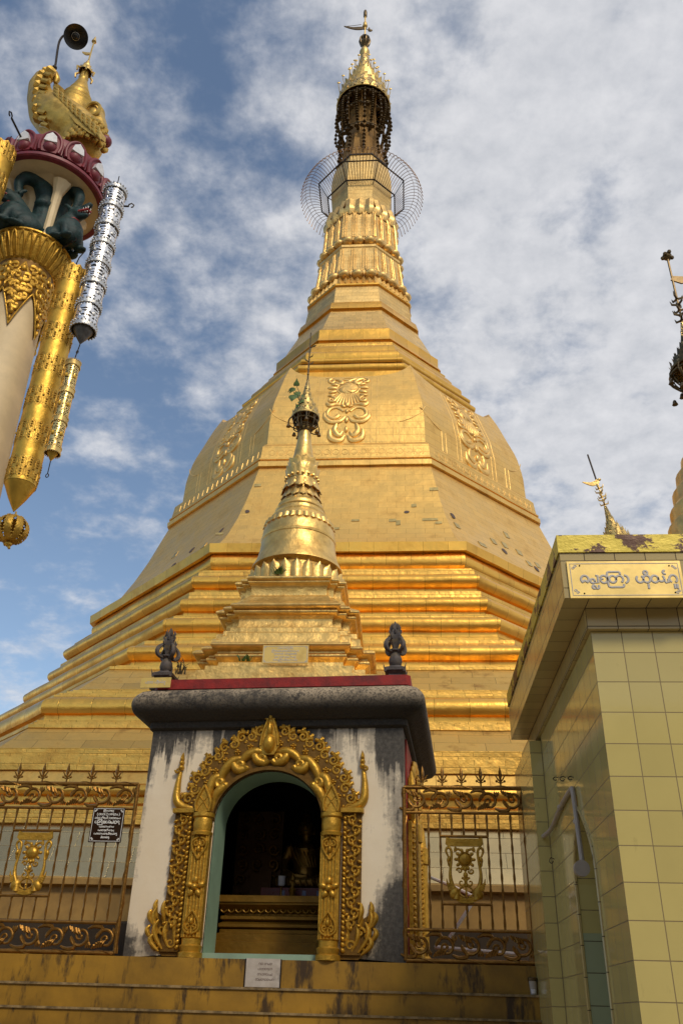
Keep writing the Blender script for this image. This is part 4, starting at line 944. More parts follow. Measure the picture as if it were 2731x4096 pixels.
# ------------------------------------------------------------------ lettering: Burmese letters drawn as rounded strokes
def A(cx, cz, r, d0, d1, n=14, rz=None): return [(cx + r * cos(radians(d0 + (d1 - d0) * i / n)), cz + (rz or r) * sin(radians(d0 + (d1 - d0) * i / n))) for i in range(n + 1)]
GL = {  # glyph: (advance, strokes) in x-heights
 'wa': (1.1, [A(.5, .5, .45, 0, 360)]),
 'dha': (1.1, [A(.5, .5, .45, -60, 240), A(.5, .16, .18, 0, 180)]),
 'ma': (1.15, [A(.3, .3, .25, 0, 360), [(.55, .3), (.55, .1), (.95, .1), (.95, .95), (.7, .95)]]),
 'ma_sub': (0, [A(-.75, -.42, .2, 20, 340, 10), A(-.38, -.42, .2, 180, 360, 8), [(-.18, -.42), (-.18, -.2)]]),
 'sa': (1.1, [A(.5, .5, .45, -155, 155), [(.12, .3), (.12, .55), (.45, .55)]]),
 'ka': (1.75, [A(.45, .5, .42, -40, 320), A(1.25, .5, .42, -60, 200)]),
 'ra': (0, [[(-.35, 1.05), (-.38, 1.3), (-.5, 1.38), (-1.65, 1.38), (-1.85, 1.3), (-1.9, 1.1), (-1.9, -.1), (-1.85, -.36), (-1.65, -.45), (-.25, -.45), (-.1, -.36), (-.05, -.1)]]),
 'aa': (.75, [A(.1, .5, .45, -80, 90)]),
 'la': (1.75, [A(.45, .5, .42, -230, 60), A(1.25, .5, .42, -180, 150)]),
 'i': (0, [A(-.55, 1.25, .22, 0, 360)]),
 'u': (0, [[(-.4, -.1), (-.4, -.65)]]),
 'uu': (0, [[(-.55, -.1), (-.55, -.65)], [(-.25, -.1), (-.25, -.65)]]),
 'nna': (2.1, [A(.45, .5, .42, -40, 320), A(1.2, .55, .36, -200, 60), [(1.52, .4), (1.7, .05), (2.0, .1), (2.0, .5)]]),
 'asat': (0, [A(-.4, 1.3, .2, 60, 300)]),
 'ga': (1.1, [A(.5, .5, .45, -60, 240)]),
 'na': (1.0, [A(.45, .65, .3, -60, 250), [(.6, .3), (.85, .0), (.85, -.3)]]),
 'ta': (1.75, [A(.45, .5, .42, 0, 360), A(1.25, .5, .42, -120, 160)]),
 'e': (.85, [A(.4, .5, .36, 60, 330)]),
 'vis': (.5, [A(.25, .2, .13, 0, 360, 8), A(.25, .75, .13, 0, 360, 8)]),
 'ya': (1.5, [A(.4, .6, .33, 150, 400), [(.72, .5), (.72, .15), (1.3, .15), (1.3, .9)]]),
 'pa': (1.1, [[(.1, .95), (.1, .3)] + A(.5, .4, .4, 180, 360, 8) + [(.9, .95)]]),
 'br': (.5, [A(.5, .5, .8, 120, 240, 8)]), 'bl': (.5, [A(0, .5, .8, -60, 60, 8)]), 'pl': (.6, [[(.1, .5), (.5, .5)], [(.3, .3), (.3, .7)]]),
 ' ': (.7, []),
}
def lettering(b, glyphs, x0, z0, size, width, y=0.0, center=False, xs=1.0):
    adv = sum(GL[g][0] for g in glyphs) * size * xs; x = x0 - adv / 2 if center else x0
    for g in glyphs:
        a_, st = GL[g]
        for s_ in st: b.rib([(x + px_ * size * xs, z0 + pz_ * size) for px_, pz_ in s_], width, .5, -y, 3)
        x += a_ * size * xs
    return x
def corner_marks(b, x0, x1, z0, z1, s, w, y):
    for cx_, cz_, mx, mz in ((x0, z0, 1, 1), (x1, z0, -1, 1), (x0, z1, 1, -1), (x1, z1, -1, -1)):
        b.rib([(cx_, cz_ + mz * s), (cx_, cz_), (cx_ + mx * s, cz_)], w, .5, -y, 3)
        for d in (.35, .6): b.rib(spiral(cx_ + mx * s * d, cz_ + mz * s * (.95 - d), s * .2, 1.2, 0, mx, .2, 12), w, .5, -y, 3)
    b.rib([(x0 + s, z0), (x1 - s, z0)], w, .5, -y, 3); b.rib([(x0 + s, z1), (x1 - s, z1)], w, .5, -y, 3); b.rib([(x0, z0 + s), (x0, z1 - s)], w, .5, -y, 3); b.rib([(x1, z0 + s), (x1, z1 - s)], w, .5, -y, 3)
M['signgold'] = gold('sign_brass', (.88, .64, .20), .30, .30, None, .18, (.6, .38, .1), dent=.12, dents=3)
M['signyellow'] = plain('yellow_plaque', (.74, .54, .16), .4, .2, .12, 8, .05, (.5, .3, .06), .4)
M['letter'] = plain('pale_grey_letters', (.56, .53, .49), .5, 0, .1, 20)
M['whiteletter'] = plain('white_letters', (.75, .75, .72), .5, 0, .1, 20)
M['darkletter'] = plain('faded_letters', (.20, .15, .13), .7, 0, .2, 20)
def plaque(name, loc, rz, w_, h_, m, label, th=.012):
    p_ = thing(name, loc, label, 'plaque', rz=rz); MB().box((0, -th, 0), (w_, 0, h_)).build('board', m, p_); return p_
# yellow plaque on the cornice
p_ = plaque('yellow_plaque', sw(-3.03, -.21, 2.775), TH, .36, .12, M['signyellow'], 'small yellow name plaque at the left end of the red slab')
b = MB(); lettering(b, ['la', 'aa', 'wa', ' ', 'la', 'i', 'u', 'nna', 'asat', 'ga', 'uu'], .18, .05, .026, .0035, -.013, True); b.build('lettering', M['letter'], p_)
# plaque leaning on the small stupa
p_ = plaque('brass_plaque', (-1.69, 9.84, 5.26), 0, .56, .235, M['signyellow'], 'yellow donor plaque leaning on the lower terrace of the small stupa')
b = MB()
for r_, gl in enumerate([['br', 'dha', 'ma', 'bl', ' ', 'ga', 'ka', 'uu', 'la', 'i', 'na'], ['ka', 'ra', 'aa', 'dha', 'ma', 'sa', 'la', 'ta', 'u', 'nna', 'asat', 'wa', 'ga', 'ma', 'ya', 'na'], ['e', 'dha', 'aa', 'ka', 'ta', 'asat', ' ', 'e', 'dha', 'aa', 'ma', 'u', 'sa', 'ta', 'na', 'asat'], ['pa', 'dha', ' ', 'ta', 'ka', 'la', 'ma', ' ', 'ga', 'ya', 'wa', 'uu'], ['sa', 'ta', 'ma', 'uu', 'ka', 'ra', 'na', 'la', 'i', 'nna', 'ga', 'ya', 'wa', 'ma']]):
    lettering(b, gl, .28, .188 - .038 * r_, .019, .0028, -.013, True)
corner_marks(b, .015, .545, .015, .22, .03, .003, -.013); b.build('lettering', M['letter'], p_)
# marble tile set in the plinth
t = NT('old_marble'); n1 = t.noise(9, 8, .7); n2 = t.noise(3, 5, .6, off=(1, 0, 3))
M['marble'] = t.fin(t.mix(t.ramp(n2, .55, .68, 0, .85), t.mix(t.ramp(n1, .3, .7), (.40, .35, .30), (.52, .47, .42)), (.05, .04, .04)), 0, .5, t.bump(n1, .15, .004))
p_ = plaque('marble_tile', (-1.55, 9.418, 1.822), 0, .335, .245, M['marble'], 'stained white marble inscription tile set in the plinth under the niche', .01)
b = MB()
for r_, gl in enumerate([['ga', 'dha', ' ', 'ka', 'ma', 'sa'], ['la', 'ta', 'wa', 'na', 'e', 'ga'], ['ka', 'la', 'dha', 'nna', 'ma'], ['ta', 'ma', 'ka', 'wa', 'sa', 'ya', 'ga']]): lettering(b, gl, .19, .19 - .045 * r_, .019, .0022, -.011, True)
b.build('lettering', M['darkletter'], p_)
b = MB(); b.box((-.014, -.006, -.003), (-.001, 0, .242)); b.box((.336, -.006, -.003), (.349, 0, .242)); b.build('edge_strip', M['darkmetal'], p_)
# ------------------------------------------------------------------ bronze gates
def make_gate(x0, x1, bars, box, label, spears, z0=2.085):
    """bars: x of the full bars; box: (xa, xb) emblem box; all in gate coordinates"""
    gt = thing('gate', (x0, 9.5, 0), label, 'gate'); Wd = x1 - x0; R0 = .022
    b = MB()
    for z in (3.74, z0): b.tube([(0, 0, z), (Wd, 0, z)], R0, 10)
    for x in (0, Wd): b.tube([(x, 0, z0), (x, 0, 3.74)], R0, 10)
    for z in (3.48, 2.36): b.tube([(0, 0, z), (Wd, 0, z)], .016, 8)
    for z in (3.245, 2.60): b.tube([(box[0], 0, z), (box[1], 0, z)], .015, 8)
    # twist of the rolled frame
    for x in (0, Wd):
        b.tube([(x + .0235 * cos(14 * t_), .0235 * sin(14 * t_), z0 + t_) for t_ in [i * .02 for i in range(int((3.74 - z0) / .02))]], .006, 4)
    for z in (3.74, z0): b.tube([(t_, .0235 * cos(14 * t_), z + .0235 * sin(14 * t_)) for t_ in [i * .02 for i in range(int(Wd / .02))]], .006, 4)
    b.build('frame', M['gate'], gt)
    def bar(x, za, zb):
        b = MB(); nn = int((zb - za) / .025); c_ = [(x, 0, za + (zb - za) * i / nn) for i in range(nn + 1)]
        b.tube([(x, 0, za), (x, 0, zb)], .0095, 6)
        for ph in (0, pi): b.tube([(x + .008 * cos(22 * p[2] + ph), .008 * sin(22 * p[2] + ph), p[2]) for p in c_], .0055, 4)
        b.build('bar', M['gate'], gt)
    for x in bars: bar(x, 2.36, 3.48)
    for k in range(1, 4):
        x = box[0] + (box[1] - box[0]) * k / 4; bar(x, 2.36, 2.60); bar(x, 3.245, 3.48)
    for zc, nm in ((3.61, 'scroll_panel'), (2.222, 'scroll_panel')):
        b = MB(); hp = .25; n_ = int(round(Wd / hp)); hp = Wd / n_
        for i in range(n_):
            x = hp * (i + .5); up = 1 if i % 2 else -1
            R = .098; sp_ = spiral(x + .015, zc - up * .012, R, 1.45, up * pi * .95, -up, .14, 30)
            b.tube([(px_, 0, pz_) for px_, pz_ in sp_], taper(31, .017, .010), 7)
            b.ball((sp_[-1][0], 0, sp_[-1][1]), .017, 7, 5)
            st = bez([(x - hp * .5 - .05, zc + up * .08), (x - hp * .5 + .02, zc + up * .105), (x - .03, zc + up * .085), (x - .085, zc - up * .01)], 12)
            b.tube([(px_, 0, pz_) for px_, pz_ in st], [.009 + .012 * sin(pi * j / (len(st) - 1)) for j in range(len(st))], 6)
            # acanthus leaf along the stem
            for d in range(5):
                q = d / 4; lx, lz = x - hp * .42 + .09 * q, zc - up * (.10 - .02 * q)
                b.tube([(lx, -.01, lz), (lx + .02, -.02, lz + up * (.03 + .02 * sin(pi * q))), (lx + .045, -.012, lz + up * (.045 + .02 * q))], [.012, .014, .003], 5)
            # tulip
            tx, tz = x + hp * .40, zc + up * .045
            for d in (-1, 0, 1): b.tube([(tx, 0, tz), (tx + d * .02, -.006, tz + up * .025), (tx + d * .022, -.004, tz + up * .05)], [.014, .013, .004], 5)
            b.tube([(tx, 0, tz), (tx - .01, 0, tz - up * .05), (tx - .05, 0, tz - up * .09)], .008, 5)
        b.build(nm, M['gate'], gt)
    # emblem: banner, sun disc, two bird necks and a crescent plate
    cx_ = (box[0] + box[1]) / 2; b = MB(T=lambda p: (p[0] + cx_, p[1], p[2]))
    b.prism([(-.185, 3.235), (-.19, 3.20), (-.195, 3.17), (-.17, 3.145), (.17, 3.145), (.195, 3.17), (.19, 3.20), (.185, 3.235), (.14, 3.222), (-.14, 3.222)], -.02, .0)
    lettering(b, ['ka', 'dha', 'wa', 'e', 'ta', 'aa', ' ', 'ma', 'ta', 'na'], 0, 3.175, .018, .0035, -.02, True)
    em = b.build('emblem', M['portal'], gt)
    b = MB(T=lambda p: (p[0] + cx_, p[1] - .005, p[2]))
    b.dome(0, 3.02, .062, .062, .04, 0, 16); b.rib([(.068 * cos(2 * pi * i / 24), 3.02 + .068 * sin(2 * pi * i / 24)) for i in range(25)], .008, 1.4)
    for i in range(10):
        a = 2 * pi * i / 10; b.dome(.088 * cos(a), 3.02 + .088 * sin(a), .024, .018, .02, 0, 8, a)
    for m in (-1, 1):
        b.rib(bez([(m * .02, 3.10), (m * .07, 3.12), (m * .10, 3.10), (m * .09, 3.14)]), .012, 1.4)
        b.rib(spiral(m * .06, 2.91, .03, 1.2, pi, m), taper(27, .011, .006), 1.5); b.rib(spiral(m * .042, 2.80, .045, 1.2, pi / 2, m), taper(27, .012, .006), 1.5)
        b.rib(bez([(m * .01, 2.77), (m * .06, 2.74), (m * .065, 2.69), (m * .02, 2.66)]), .010, 1.4)
    for z, w_ in ((2.93, .022), (2.87, .026), (2.77, .016), (2.70, .014)): b.dome(0, z, w_, w_ * 1.2, .025, 0, 8)
    b.rib([(0, 3.08), (0, 2.66)], .01, 1.4)
    b.build('sun_disc', M['portal'], em)
    for m in (-1, 1):
        b = MB(T=lambda p: (p[0] + cx_, p[1] - .003, p[2]))
        cv = bez([(m * .155, 3.02), (m * .19, 3.10), (m * .165, 3.135), (m * .135, 3.10), (m * .14, 3.0), (m * .155, 2.88), (m * .14, 2.78), (m * .10, 2.70), (m * .10, 2.64)], 36)
        L_ = len(cv); b.rib(cv, [.008 + .006 * min(1, i / 6) + .024 * max(0, (i / L_ - .55) / .45) for i in range(L_)], 1.2, 0, 6)
        b.dome(m * .165, 3.02, .02, .034, .025, 0, 8, m * .3); b.rib([(m * .17, 3.0), (m * .165, 2.96), (m * .155, 2.94)], [.012, .01, .002], 1.3)
        b.dome(m * .118, 2.70, .05, .062, .04, 0, 12, m * .5)
        for d in range(4): b.rib([(m * .13, 2.72 + .012 * d), (m * (.17 + .006 * d), 2.73 + .02 * d), (m * (.182 + .004 * d), 2.77 + .022 * d)], [.013, .013, .003], 1.4, .01)
        b.build('bird_figure', M['portal'], em)
    b = MB(T=lambda p: (p[0] + cx_, p[1], p[2]))
    b.prism([(.125 * cos(q), 2.665 + .06 * sin(q)) for q in [pi + pi * i / 12 for i in range(13)]] + [(.08, 2.672), (.0, 2.648), (-.08, 2.672)], -.02, 0); lettering(b, ['wa', 'ka', 'ta', 'dha', 'na'], 0, 2.627, .014, .003, -.02, True)
    b.build('crescent_plate', M['portal'], em)
    for x in spears:
        b = MB(); b.tube([(x, 0, 3.745), (x, 0, 3.80), (x, 0, 3.835), (x, 0, 3.87), (x, 0, 3.91), (x, 0, 3.97)], [.008, .010, .012, .020, .017, .001], 6); b.ball((x, 0, 3.825), .013, 7, 5)
        for m in (-1, 1):
            b.tube([(x, 0, 3.80), (x + m * .025, 0, 3.83), (x + m * .045, 0, 3.865), (x + m * .06, 0, 3.872)], [.008, .009, .007, .003], 5)
            b.tube([(x, 0, 3.79), (x + m * .025, 0, 3.80), (x + m * .04, 0, 3.812)], .006, 5); b.ball((x + m * .042, 0, 3.812), .014, 7, 5)
        b.build('spear_finial', M['gate'], gt)
    return gt
make_gate(.005, 1.26, [.13, .25, .37, .86, .98, 1.105], (.37, .86), 'bronze gate panel with twisted bars, sun emblem and spear tips between shrine and tiled building', [.20, .41, .615, .82, 1.03])
make_gate(-4.98, -2.90, [.13, .26, .39, .52, .65, .78, 1.30, 1.43, 1.56, 1.69, 1.82, 1.95], (.78, 1.30), 'wide bronze gate panel carrying a dark inscription plaque left of the shrine', [.71 - .285, .71, .99, 1.265, 1.545, 1.825])
p_ = plaque('dark_plaque', (-3.345, 9.472, 3.128), 0, .352, .355, plain('dark_acrylic', (.018, .007, .004), .08, 0, .2, 9, 0), 'dark brown plaque with white Burmese inscription fixed to the left gate', .01)
b = MB()
rows_ = [(.315, .014, ['ka', 'ra', 'ya', 'la', 'na', 'ta', 'uu']), (.275, .021, ['br', 'u', 'wa', 'e', 'wa', 'vis', 'bl', 'pl', 'br', 'e', 'dha', 'na', 'nna', 'bl']), (.237, .018, ['ta', 'aa', 'vis', 'br', 'ka', 'i', 'na', 'la', 'i', 'bl', ' ', 'wa', 'ta', 'nna', 'ya']),
         (.190, .030, ['e', 'dha', 'na', 'ra', 'vis', 'vis', 'e', 'dha', 'ma', 'sa', 'na']), (.150, .016, ['e', 'ma', 'aa', 'e', 'ka', 'ya', 'ka', 'ya']), (.113, .016, ['e', 'ma', 'aa', 'wa', 'na', 'vis', 'ka', 'i', 'pl', 'e', 'na', 'ya', 'u']), (.078, .016, ['e', 'ma', 'aa', 'e', 'ka', 'ya', 'wa', 'na', 'la', 'i', 'na', 'e', 'ma', 'wa', 'na', 'uu']), (.042, .015, ['ma', 'i', 'ta', 'aa', 'vis', 'sa', 'na', 'uu'])]
for z_, s_, gl in rows_: lettering(b, gl, .176, z_, s_, .0026 if s_ < .025 else .004, -.011, True)
corner_marks(b, .012, .34, .012, .343, .045, .0028, -.011); b.build('lettering', M['whiteletter'], p_)

# white water pipe behind the right gate
b = MB(); b.tube([(.35, 12.6, 3.25), (.62, 11.4, 2.98), (.82, 11.2, 2.86), (.80, 11.2, 2.80), (.50, 11.2, 2.40)], .022, 8); b.tube([(.34, 11.25, 2.32), (1.30, 11.2, 2.26)], .022, 8)
tag(b.build('water_pipe', plain('white_pipe', (.62, .58, .56), .4, 0, .1, 9)), 'thin white bent water pipe behind the right gate', 'pipe')

# ------------------------------------------------------------------ glazed tile building on the right
BX, BY = 1.36, 5.9
tb_ = thing('tiled_building', (BX, BY, 0), 'yellow glazed tile building with overhanging eave and pointed niche on the right', 'building')
def tilemat(name, base, w_, off, rough=.10, var=.1, grout=(.10, .075, .03)):
    t = NT(name); br = t.brick(w_, w_, .0036, tuple(c * (1 + var * .5) for c in base), tuple(c * (1 - var) for c in base), grout, 0.0, off=off)
    n1 = t.noise(1.3, 5, .6); c = t.mix(t.ramp(n1, .35, .75, 0, .22), br.outputs[0], tuple(q * .6 for q in base)); c = t.mix(t.ramp(t.noise(14, 6, .7, sc=(1, 1, .35)), .62, .78, 0, .35), c, (.10, .07, .03))
    nm = t.bump(t.math('SUBTRACT', 1.0, br.outputs[1]), .5, .006); nm = t.bump(t.noise(5, 2), .035, .02, nm)
    return t.fin(c, 0, t.math('ADD', rough, t.math('MULTIPLY', br.outputs[1], .5)), nm)
M['tile'] = tilemat('yellow_wall_tiles', (.60, .50, .185), .2165, (0.002, .0173, 0), .08, .08, (.22, .16, .07))
M['tileeave'] = tilemat('cream_eave_tiles', (.52, .40, .16), .2165, (.03, .05, 0), .2, .14, (.05, .03, .012))
M['tilegreen'] = tilemat('pale_green_tiles', (.40, .44, .26), .2165, (.05, .02, 0), .18)
BO = (BX, BY, 0)
def bb(name, a, b, m): return MB(BO).box(a, b).build(name, m, tb_)
NV0, NV1, NSP, NTP = 6.66, 7.50, 2.55, 3.05
bb('front_wall', (BX, BY, 0), (7.0, BY + .35, 4.04), M['tile'])
# left wall with a pointed opening
oy = [(NV0, 0), (NV0, NSP)] + [(NV0 + (NV1 - NV0) / 2 * (i / 8) ** 1.4, NSP + (NTP - NSP) * (i / 8) ** .8) for i in range(1, 9)] + [(NV1 - (NV1 - NV0) / 2 * (i / 8) ** 1.4, NSP + (NTP - NSP) * (i / 8) ** .8) for i in range(7, 0, -1)] + [(NV1, NSP), (NV1, 0)]
b = MB(BO); y0_, y1_ = BY + .35, 8.6
b.box((BX + .001, y0_, 0), (BX + .3, NV0, 4.04)); b.box((BX + .001, NV1, 0), (BX + .3, y1_, 4.04))
mid = len(oy) // 2
top_ = [p for p in oy[1:-1]]; n_ = len(top_)
b.add([(BX + .001, y, z) for y, z in top_] + [(BX + .001, y, 4.04) for y, z in top_] + [(BX + .3, y, z) for y, z in top_] + [(BX + .3, y, 4.04) for y, z in top_],
      [(i, n_ + i, n_ + i + 1, i + 1) for i in range(n_ - 1)] + [(i, i + 1, 2 * n_ + i + 1, 2 * n_ + i) for i in range(n_ - 1)] + [(2 * n_ + i, 2 * n_ + i + 1, 3 * n_ + i + 1, 3 * n_ + i) for i in range(n_ - 1)])
b.build('side_wall', M['tile'], tb_)
b = MB(BO); b.box((BX + .30, NV0 - .15, 0), (BX + .34, NV1 + .3, 3.4)); b.box((BX + .004, NV1 - .004, 0), (BX + .298, NV1 + .0, 2.2)); b.build('niche_back', M['tilegreen'], tb_)
b = MB(BO); b.tube([(BX - .002, y, z) for y, z in oy], .014, 6, False); b.build('niche_edging', M['tileeave'], tb_)
bb('corner_pier', (1.245, 8.6, 0), (1.62, 9.9, 4.0), M['tile'])
bb('cornice_band', (BX - .03, BY - .045, 4.044), (7.03, 9.85, 4.20), M['tileeave'])
EX, EY = 1.157, 5.671
b = MB(BO); b.box((EX, EY, 4.203), (7.2, 9.30, 4.56)); b.build('eave_slab', M['tileeave'], tb_)
t = NT('flaking_yellow_paint'); n1 = t.noise(4.2, 8, .62, sc=(1, 1, 1.5), off=(2, 0, 1)); n2 = t.noise(30, 5, .6)
c = t.mix(t.ramp(n1, .505, .535), (.60, .47, .06), (.085, .032, .014)); c = t.mix(t.ramp(n2, .55, .75, 0, .5), c, (.30, .22, .04))
M['flake'] = t.fin(c, .25, .45, t.bump(n1, .6, .02))
bb('parapet_strip', (EX - .012, EY - .012, 4.562), (7.2, 9.30, 4.705), M['flake'])
bb('roof', (EX + .3, EY + .3, 4.70), (7.0, 9.2, 4.76), M['hall'])
bb('inner_room', (BX + .36, BY + .36, 0.0), (6.9, 9.85, 4.03), M['hall'])
b = MB(BO); b.tube(bez([(1.262, 9.62, 3.15), (1.30, 8.60, 3.10), (1.335, 8.3, 3.12), (1.338, 7.75, 3.19), (1.338, 7.2, 3.215), (1.338, 7.12, 3.18), (1.338, 7.09, 3.0), (1.338, 7.04, 2.64)], 30), .019, 8)
for y, z in ((7.75, 3.19), (7.10, 2.95)): b.ball((1.338, y, z), .027, 8, 6)
cdt = b.build('conduit', M['pipe'], tb_)
b = MB(BO); b.tube([(1.325, 7.06, 2.60), (1.325, 7.0, 2.60)], .058, 20); b.tube([(1.335, 7.03, 2.60), (1.36, 7.09, 2.60)], .02, 8); b.build('junction_box', M['pipe'], cdt)
for y, z in ((8.48, 2.88), (7.85, 3.46), (7.15, 3.30), (7.5, 3.38)):
    b = MB(BO); k_ = .35 + .5 * ((y * 7.3) % 1); b.tube(bez([(1.365, y, z), (1.335, y, z + .02 * k_), (1.315, y - .01, z - .02 * k_), (1.33, y - .05 * k_, z - .05 * k_), (1.345, y - .06 * k_, z - .02)], 10), .004, 5); b.build('wire_hook', M['darkmetal'], tb_)
# brass sign on the fascia
p_ = plaque('brass_sign', (1.195, 5.668, 4.195), 0, .80, .29, M['signgold'], 'brass coloured sign with grey Burmese letters on the building fascia')
b = MB(); lettering(b, ['dha', 'ma', 'ma_sub', 'sa', 'ka', 'ra', 'aa', ' ', 'la', 'i', 'u', 'nna', 'asat', 'ga', 'uu'], .085, .112, .066, .0088, -.013, False, .90)
corner_marks(b, .02, .78, .02, .27, .06, .003, -.013); b.build('lettering', M['letter'], p_)
b = MB()
for x, z in ((.09, .255), (.10, .035), (.72, .25), (.73, .04)): MB().dome(x, z, .006, .006, .006, .013, 8).build('rivet', M['darkmetal'], p_)
pass
# plastic cup on the plinth ledge
cu = thing('plastic_cup', (1.20, 9.395, 1.818), 'small clear plastic cup with dark lid on the plinth ledge', 'cup')
MB().lathe([(.028, 0), (.033, .05), (.038, .115)], 16).build('cup_body', plain('cloudy_plastic', (.40, .36, .30), .2, 0, .1, 9, 0), cu); MB().lathe([(.045, .116), (.045, .14), (.04, .145)], 16).build('lid', M['bell'], cu)
MB().lathe([(.024, .01), (.028, .045)], 12, (0, -.012, 0)).build('paper_label', M['white_inlay'], cu)

# spires rising behind the building
def small_spire(name, loc, label, s, lean, cage):
    FM = M['bell'] if cage else M['filigree']
    sp_ = thing(name, loc, label, 'spire'); sp_.scale = (s, s, s); sp_.rotation_euler = (0, lean, 0)
    b = MB(); b.lathe([(.30, 0), (.27, .08), (.20, .2), (.14, .34), (.09, .5), (.055, .7), (.03, .9)], 18, cap=False, wob=lambda a, z: 1 + .07 * sin(9 * a + z * 30)); cr2 = b.build('crown', M['pcrown'], sp_)
    b = MB()
    for z, r, nn, f_ in ((0, .31, 16, .14), (.12, .25, 13, .13), (.24, .19, 11, .12), (.36, .135, 9, .11), (.5, .09, 7, .1), (.64, .06, 6, .09)): tier(b, z, r, .06, nn, f_)
    b.build('crown_tiers', FM, cr2)
    b = MB(); b.tube([(0, 0, .6), (0, 0, 2.3)], .018, 6)
    for z in (.95, 1.05, 1.15, 1.26, 1.38):
        for a in range(3): q = a * 2.1 + z * 9; b.tube([(0, 0, z), (.09 * cos(q), .09 * sin(q), z + .02), (.11 * cos(q), .11 * sin(q), z + .09)], [.02, .018, .004], 5)
        b.ball((0, 0, z), (.035, .035, .025), 7, 5)
    b.build('mast', FM, sp_)
    if not cage:
        b = MB(); b.prism(bez([(.05, 1.52), (-.12, 1.46), (-.32, 1.60), (-.14, 1.56), (.05, 1.62)], 20), -.012, .012); b.ball((.06, 0, 1.6), (.05, .03, .035)); b.build('bird_vane', M['filigree'], sp_)
        MB().tube([(0, 0, 1.62), (0, 0, 2.3)], .02, 6).build('rod_tip', M['darkmetal'], sp_)
        MB().lathe([(.26, -1.2), (.28, -.8), (.22, -.2), (.14, .02)], 20).build('spire_base', M['smooth'], sp_)
    return sp_
small_spire('leaning_spire', (2.93, 10.5, 7.25), 'thin leaning golden spire with bird vane behind the tiled roof', .63, radians(-9), False)
rs = small_spire('roof_stupa', (3.40, 8.0, 8.16), 'golden bulbous stupa with dark openwork umbrella standing on the tiled roof', .80, radians(0), True)
b = MB()
for z, r in ((0, .31), (-.1, .34), (-.28, .20), (-.4, .12)): b.tube([(r * cos(2 * pi * i / 24), r * sin(2 * pi * i / 24), z) for i in range(25)], .016, 5)
for k in range(10):
    a = 2 * pi * k / 10; b.tube([(r * cos(a), r * sin(a), z) for r, z in bez([(.31, 0), (.35, -.12), (.24, -.28), (.12, -.42), (.10, -.55)], 12)], .012, 5)
    b.tube([(r * cos(a), r * sin(a), z) for r, z in bez([(.20, .0), (.30, -.1), (.20, -.3)], 8)], .009, 4)
b.build('bell_frame', M['bell'], rs)
for k in range(10):
    a = 2 * pi * k / 10; b = MB(); bellmesh(b, (.35 * cos(a), .35 * sin(a), -.20 if k % 2 else -.42), .045); b.build('bell_drop', M['bell'], rs)
b = MB(); b.prism([(-.03, 1.78), (.12, 1.70), (.3, 1.74), (.34, 1.95), (.2, 1.84), (.0, 1.86)], -.012, .012); b.build('flag_vane', M['bell'], rs); b = MB(); b.ball((0, 0, 2.3), (.07, .07, .07))
for k in range(6): b.ball((.07 * cos(k), .07 * sin(k), 2.27 + .03 * (k % 3)), .035, 6, 4)
b.build('flower_tip', M['bell'], rs)
# its swelling body stands on the flat roof
MB().lathe([(r / .80, (z - 8.16) / .80) for r, z in ((.72, 4.765), (.72, 5.1), (.66, 5.14), (.70, 5.4), (.64, 5.5), (.66, 5.7), (.60, 5.78), (.62, 5.95), (.61, 6.08), (.55, 6.14), (.56, 6.28), (.50, 6.36), (.50, 6.5), (.44, 6.58), (.43, 6.72), (.36, 6.8), (.345, 6.92), (.28, 7.0), (.24, 7.15), (.16, 7.35), (.10, 7.7), (.06, 8.1))], 32).build('bell_body', M['smooth'], rs)

# ------------------------------------------------------------------ tall lotus pillar on the left
PX, PY = -4.2, 6.81
pil = thing('lotus_pillar', (PX, PY, 0), 'tall cream pillar with gilded capital and maroon lotus disc on top', 'pillar')
sh = MB(); sh.lathe([(.40, 0), (.345, 5.5), (.325, 6.4), (.30, 7.6), (.285, 8.75)], 40); sh.build('shaft', M['cream'], pil)
# carved collar with hanging points
b = MB(); NP = 6
def colr(a, z, h): r = .288 + (8.75 - z) * .012 + h; return (r * cos(a), r * sin(a), z)
def zlow(a): q = (a * NP / (2 * pi)) % 1; d = abs(q - .5) * 2; return 8.25 - .50 * (1 - d) ** 1.25
n_ = 96; vs = []
for i in range(n_):
    a = 2 * pi * i / n_
    for j in range(6): vs.append(colr(a, 8.72 + (zlow(a) - 8.72) * j / 5, .02 if j < 5 else .0))
b.add(vs, [(6 * i + j, 6 * ((i + 1) % n_) + j, 6 * ((i + 1) % n_) + j + 1, 6 * i + j + 1) for i in range(n_) for j in range(5)])
co_ = b.build('gilded_collar', M['grime'], pil); co_.rotation_euler.z = .42
b = MB(T=lambda p: colr(p[0], p[2], .02 - p[1]))
SA = 3.4                                    # metres to angle
class Sq: pass
for k in range(NP):
    ac = 2 * pi * (k + .5) / NP
    for m in (-1, 1):
        b.rib([(ac + m * pi / NP * q, zlow(ac + m * pi / NP * q) + .02) for q in [i / 14 for i in range(15)]], .02, .5, 0, 4)
        b.rib([(ac + m * .05 * i, 8.66 - .035 * i) for i in range(9)], .03, .5, 0, 4)
        for z, d, r in ((8.60, .30, .062), (8.47, .15, .062), (8.45, .40, .058), (8.32, .11, .056), (8.33, .29, .056), (8.17, .10, .05), (8.03, .06, .042), (8.20, .23, .046)):
            sp_ = spiral(0, 0, r, 1.3, k + z * 3, m); b.rib([(ac + m * d + x * SA, z + zz_2) for x, zz_2 in sp_], taper(27, .034, .018), .7, .0, 4)
    for z in (8.58, 8.40, 8.25, 8.10, 7.95, 7.84): b.dome(ac, z, .09 * min(1, (z - 7.7) / .5) + .03, .045, .03, 0, 8)
    for z in (8.62, 8.52): b.dome(ac + pi / NP, z, .12, .05, .035, 0, 8)
b.build('collar_scrolls', M['portal'], co_)
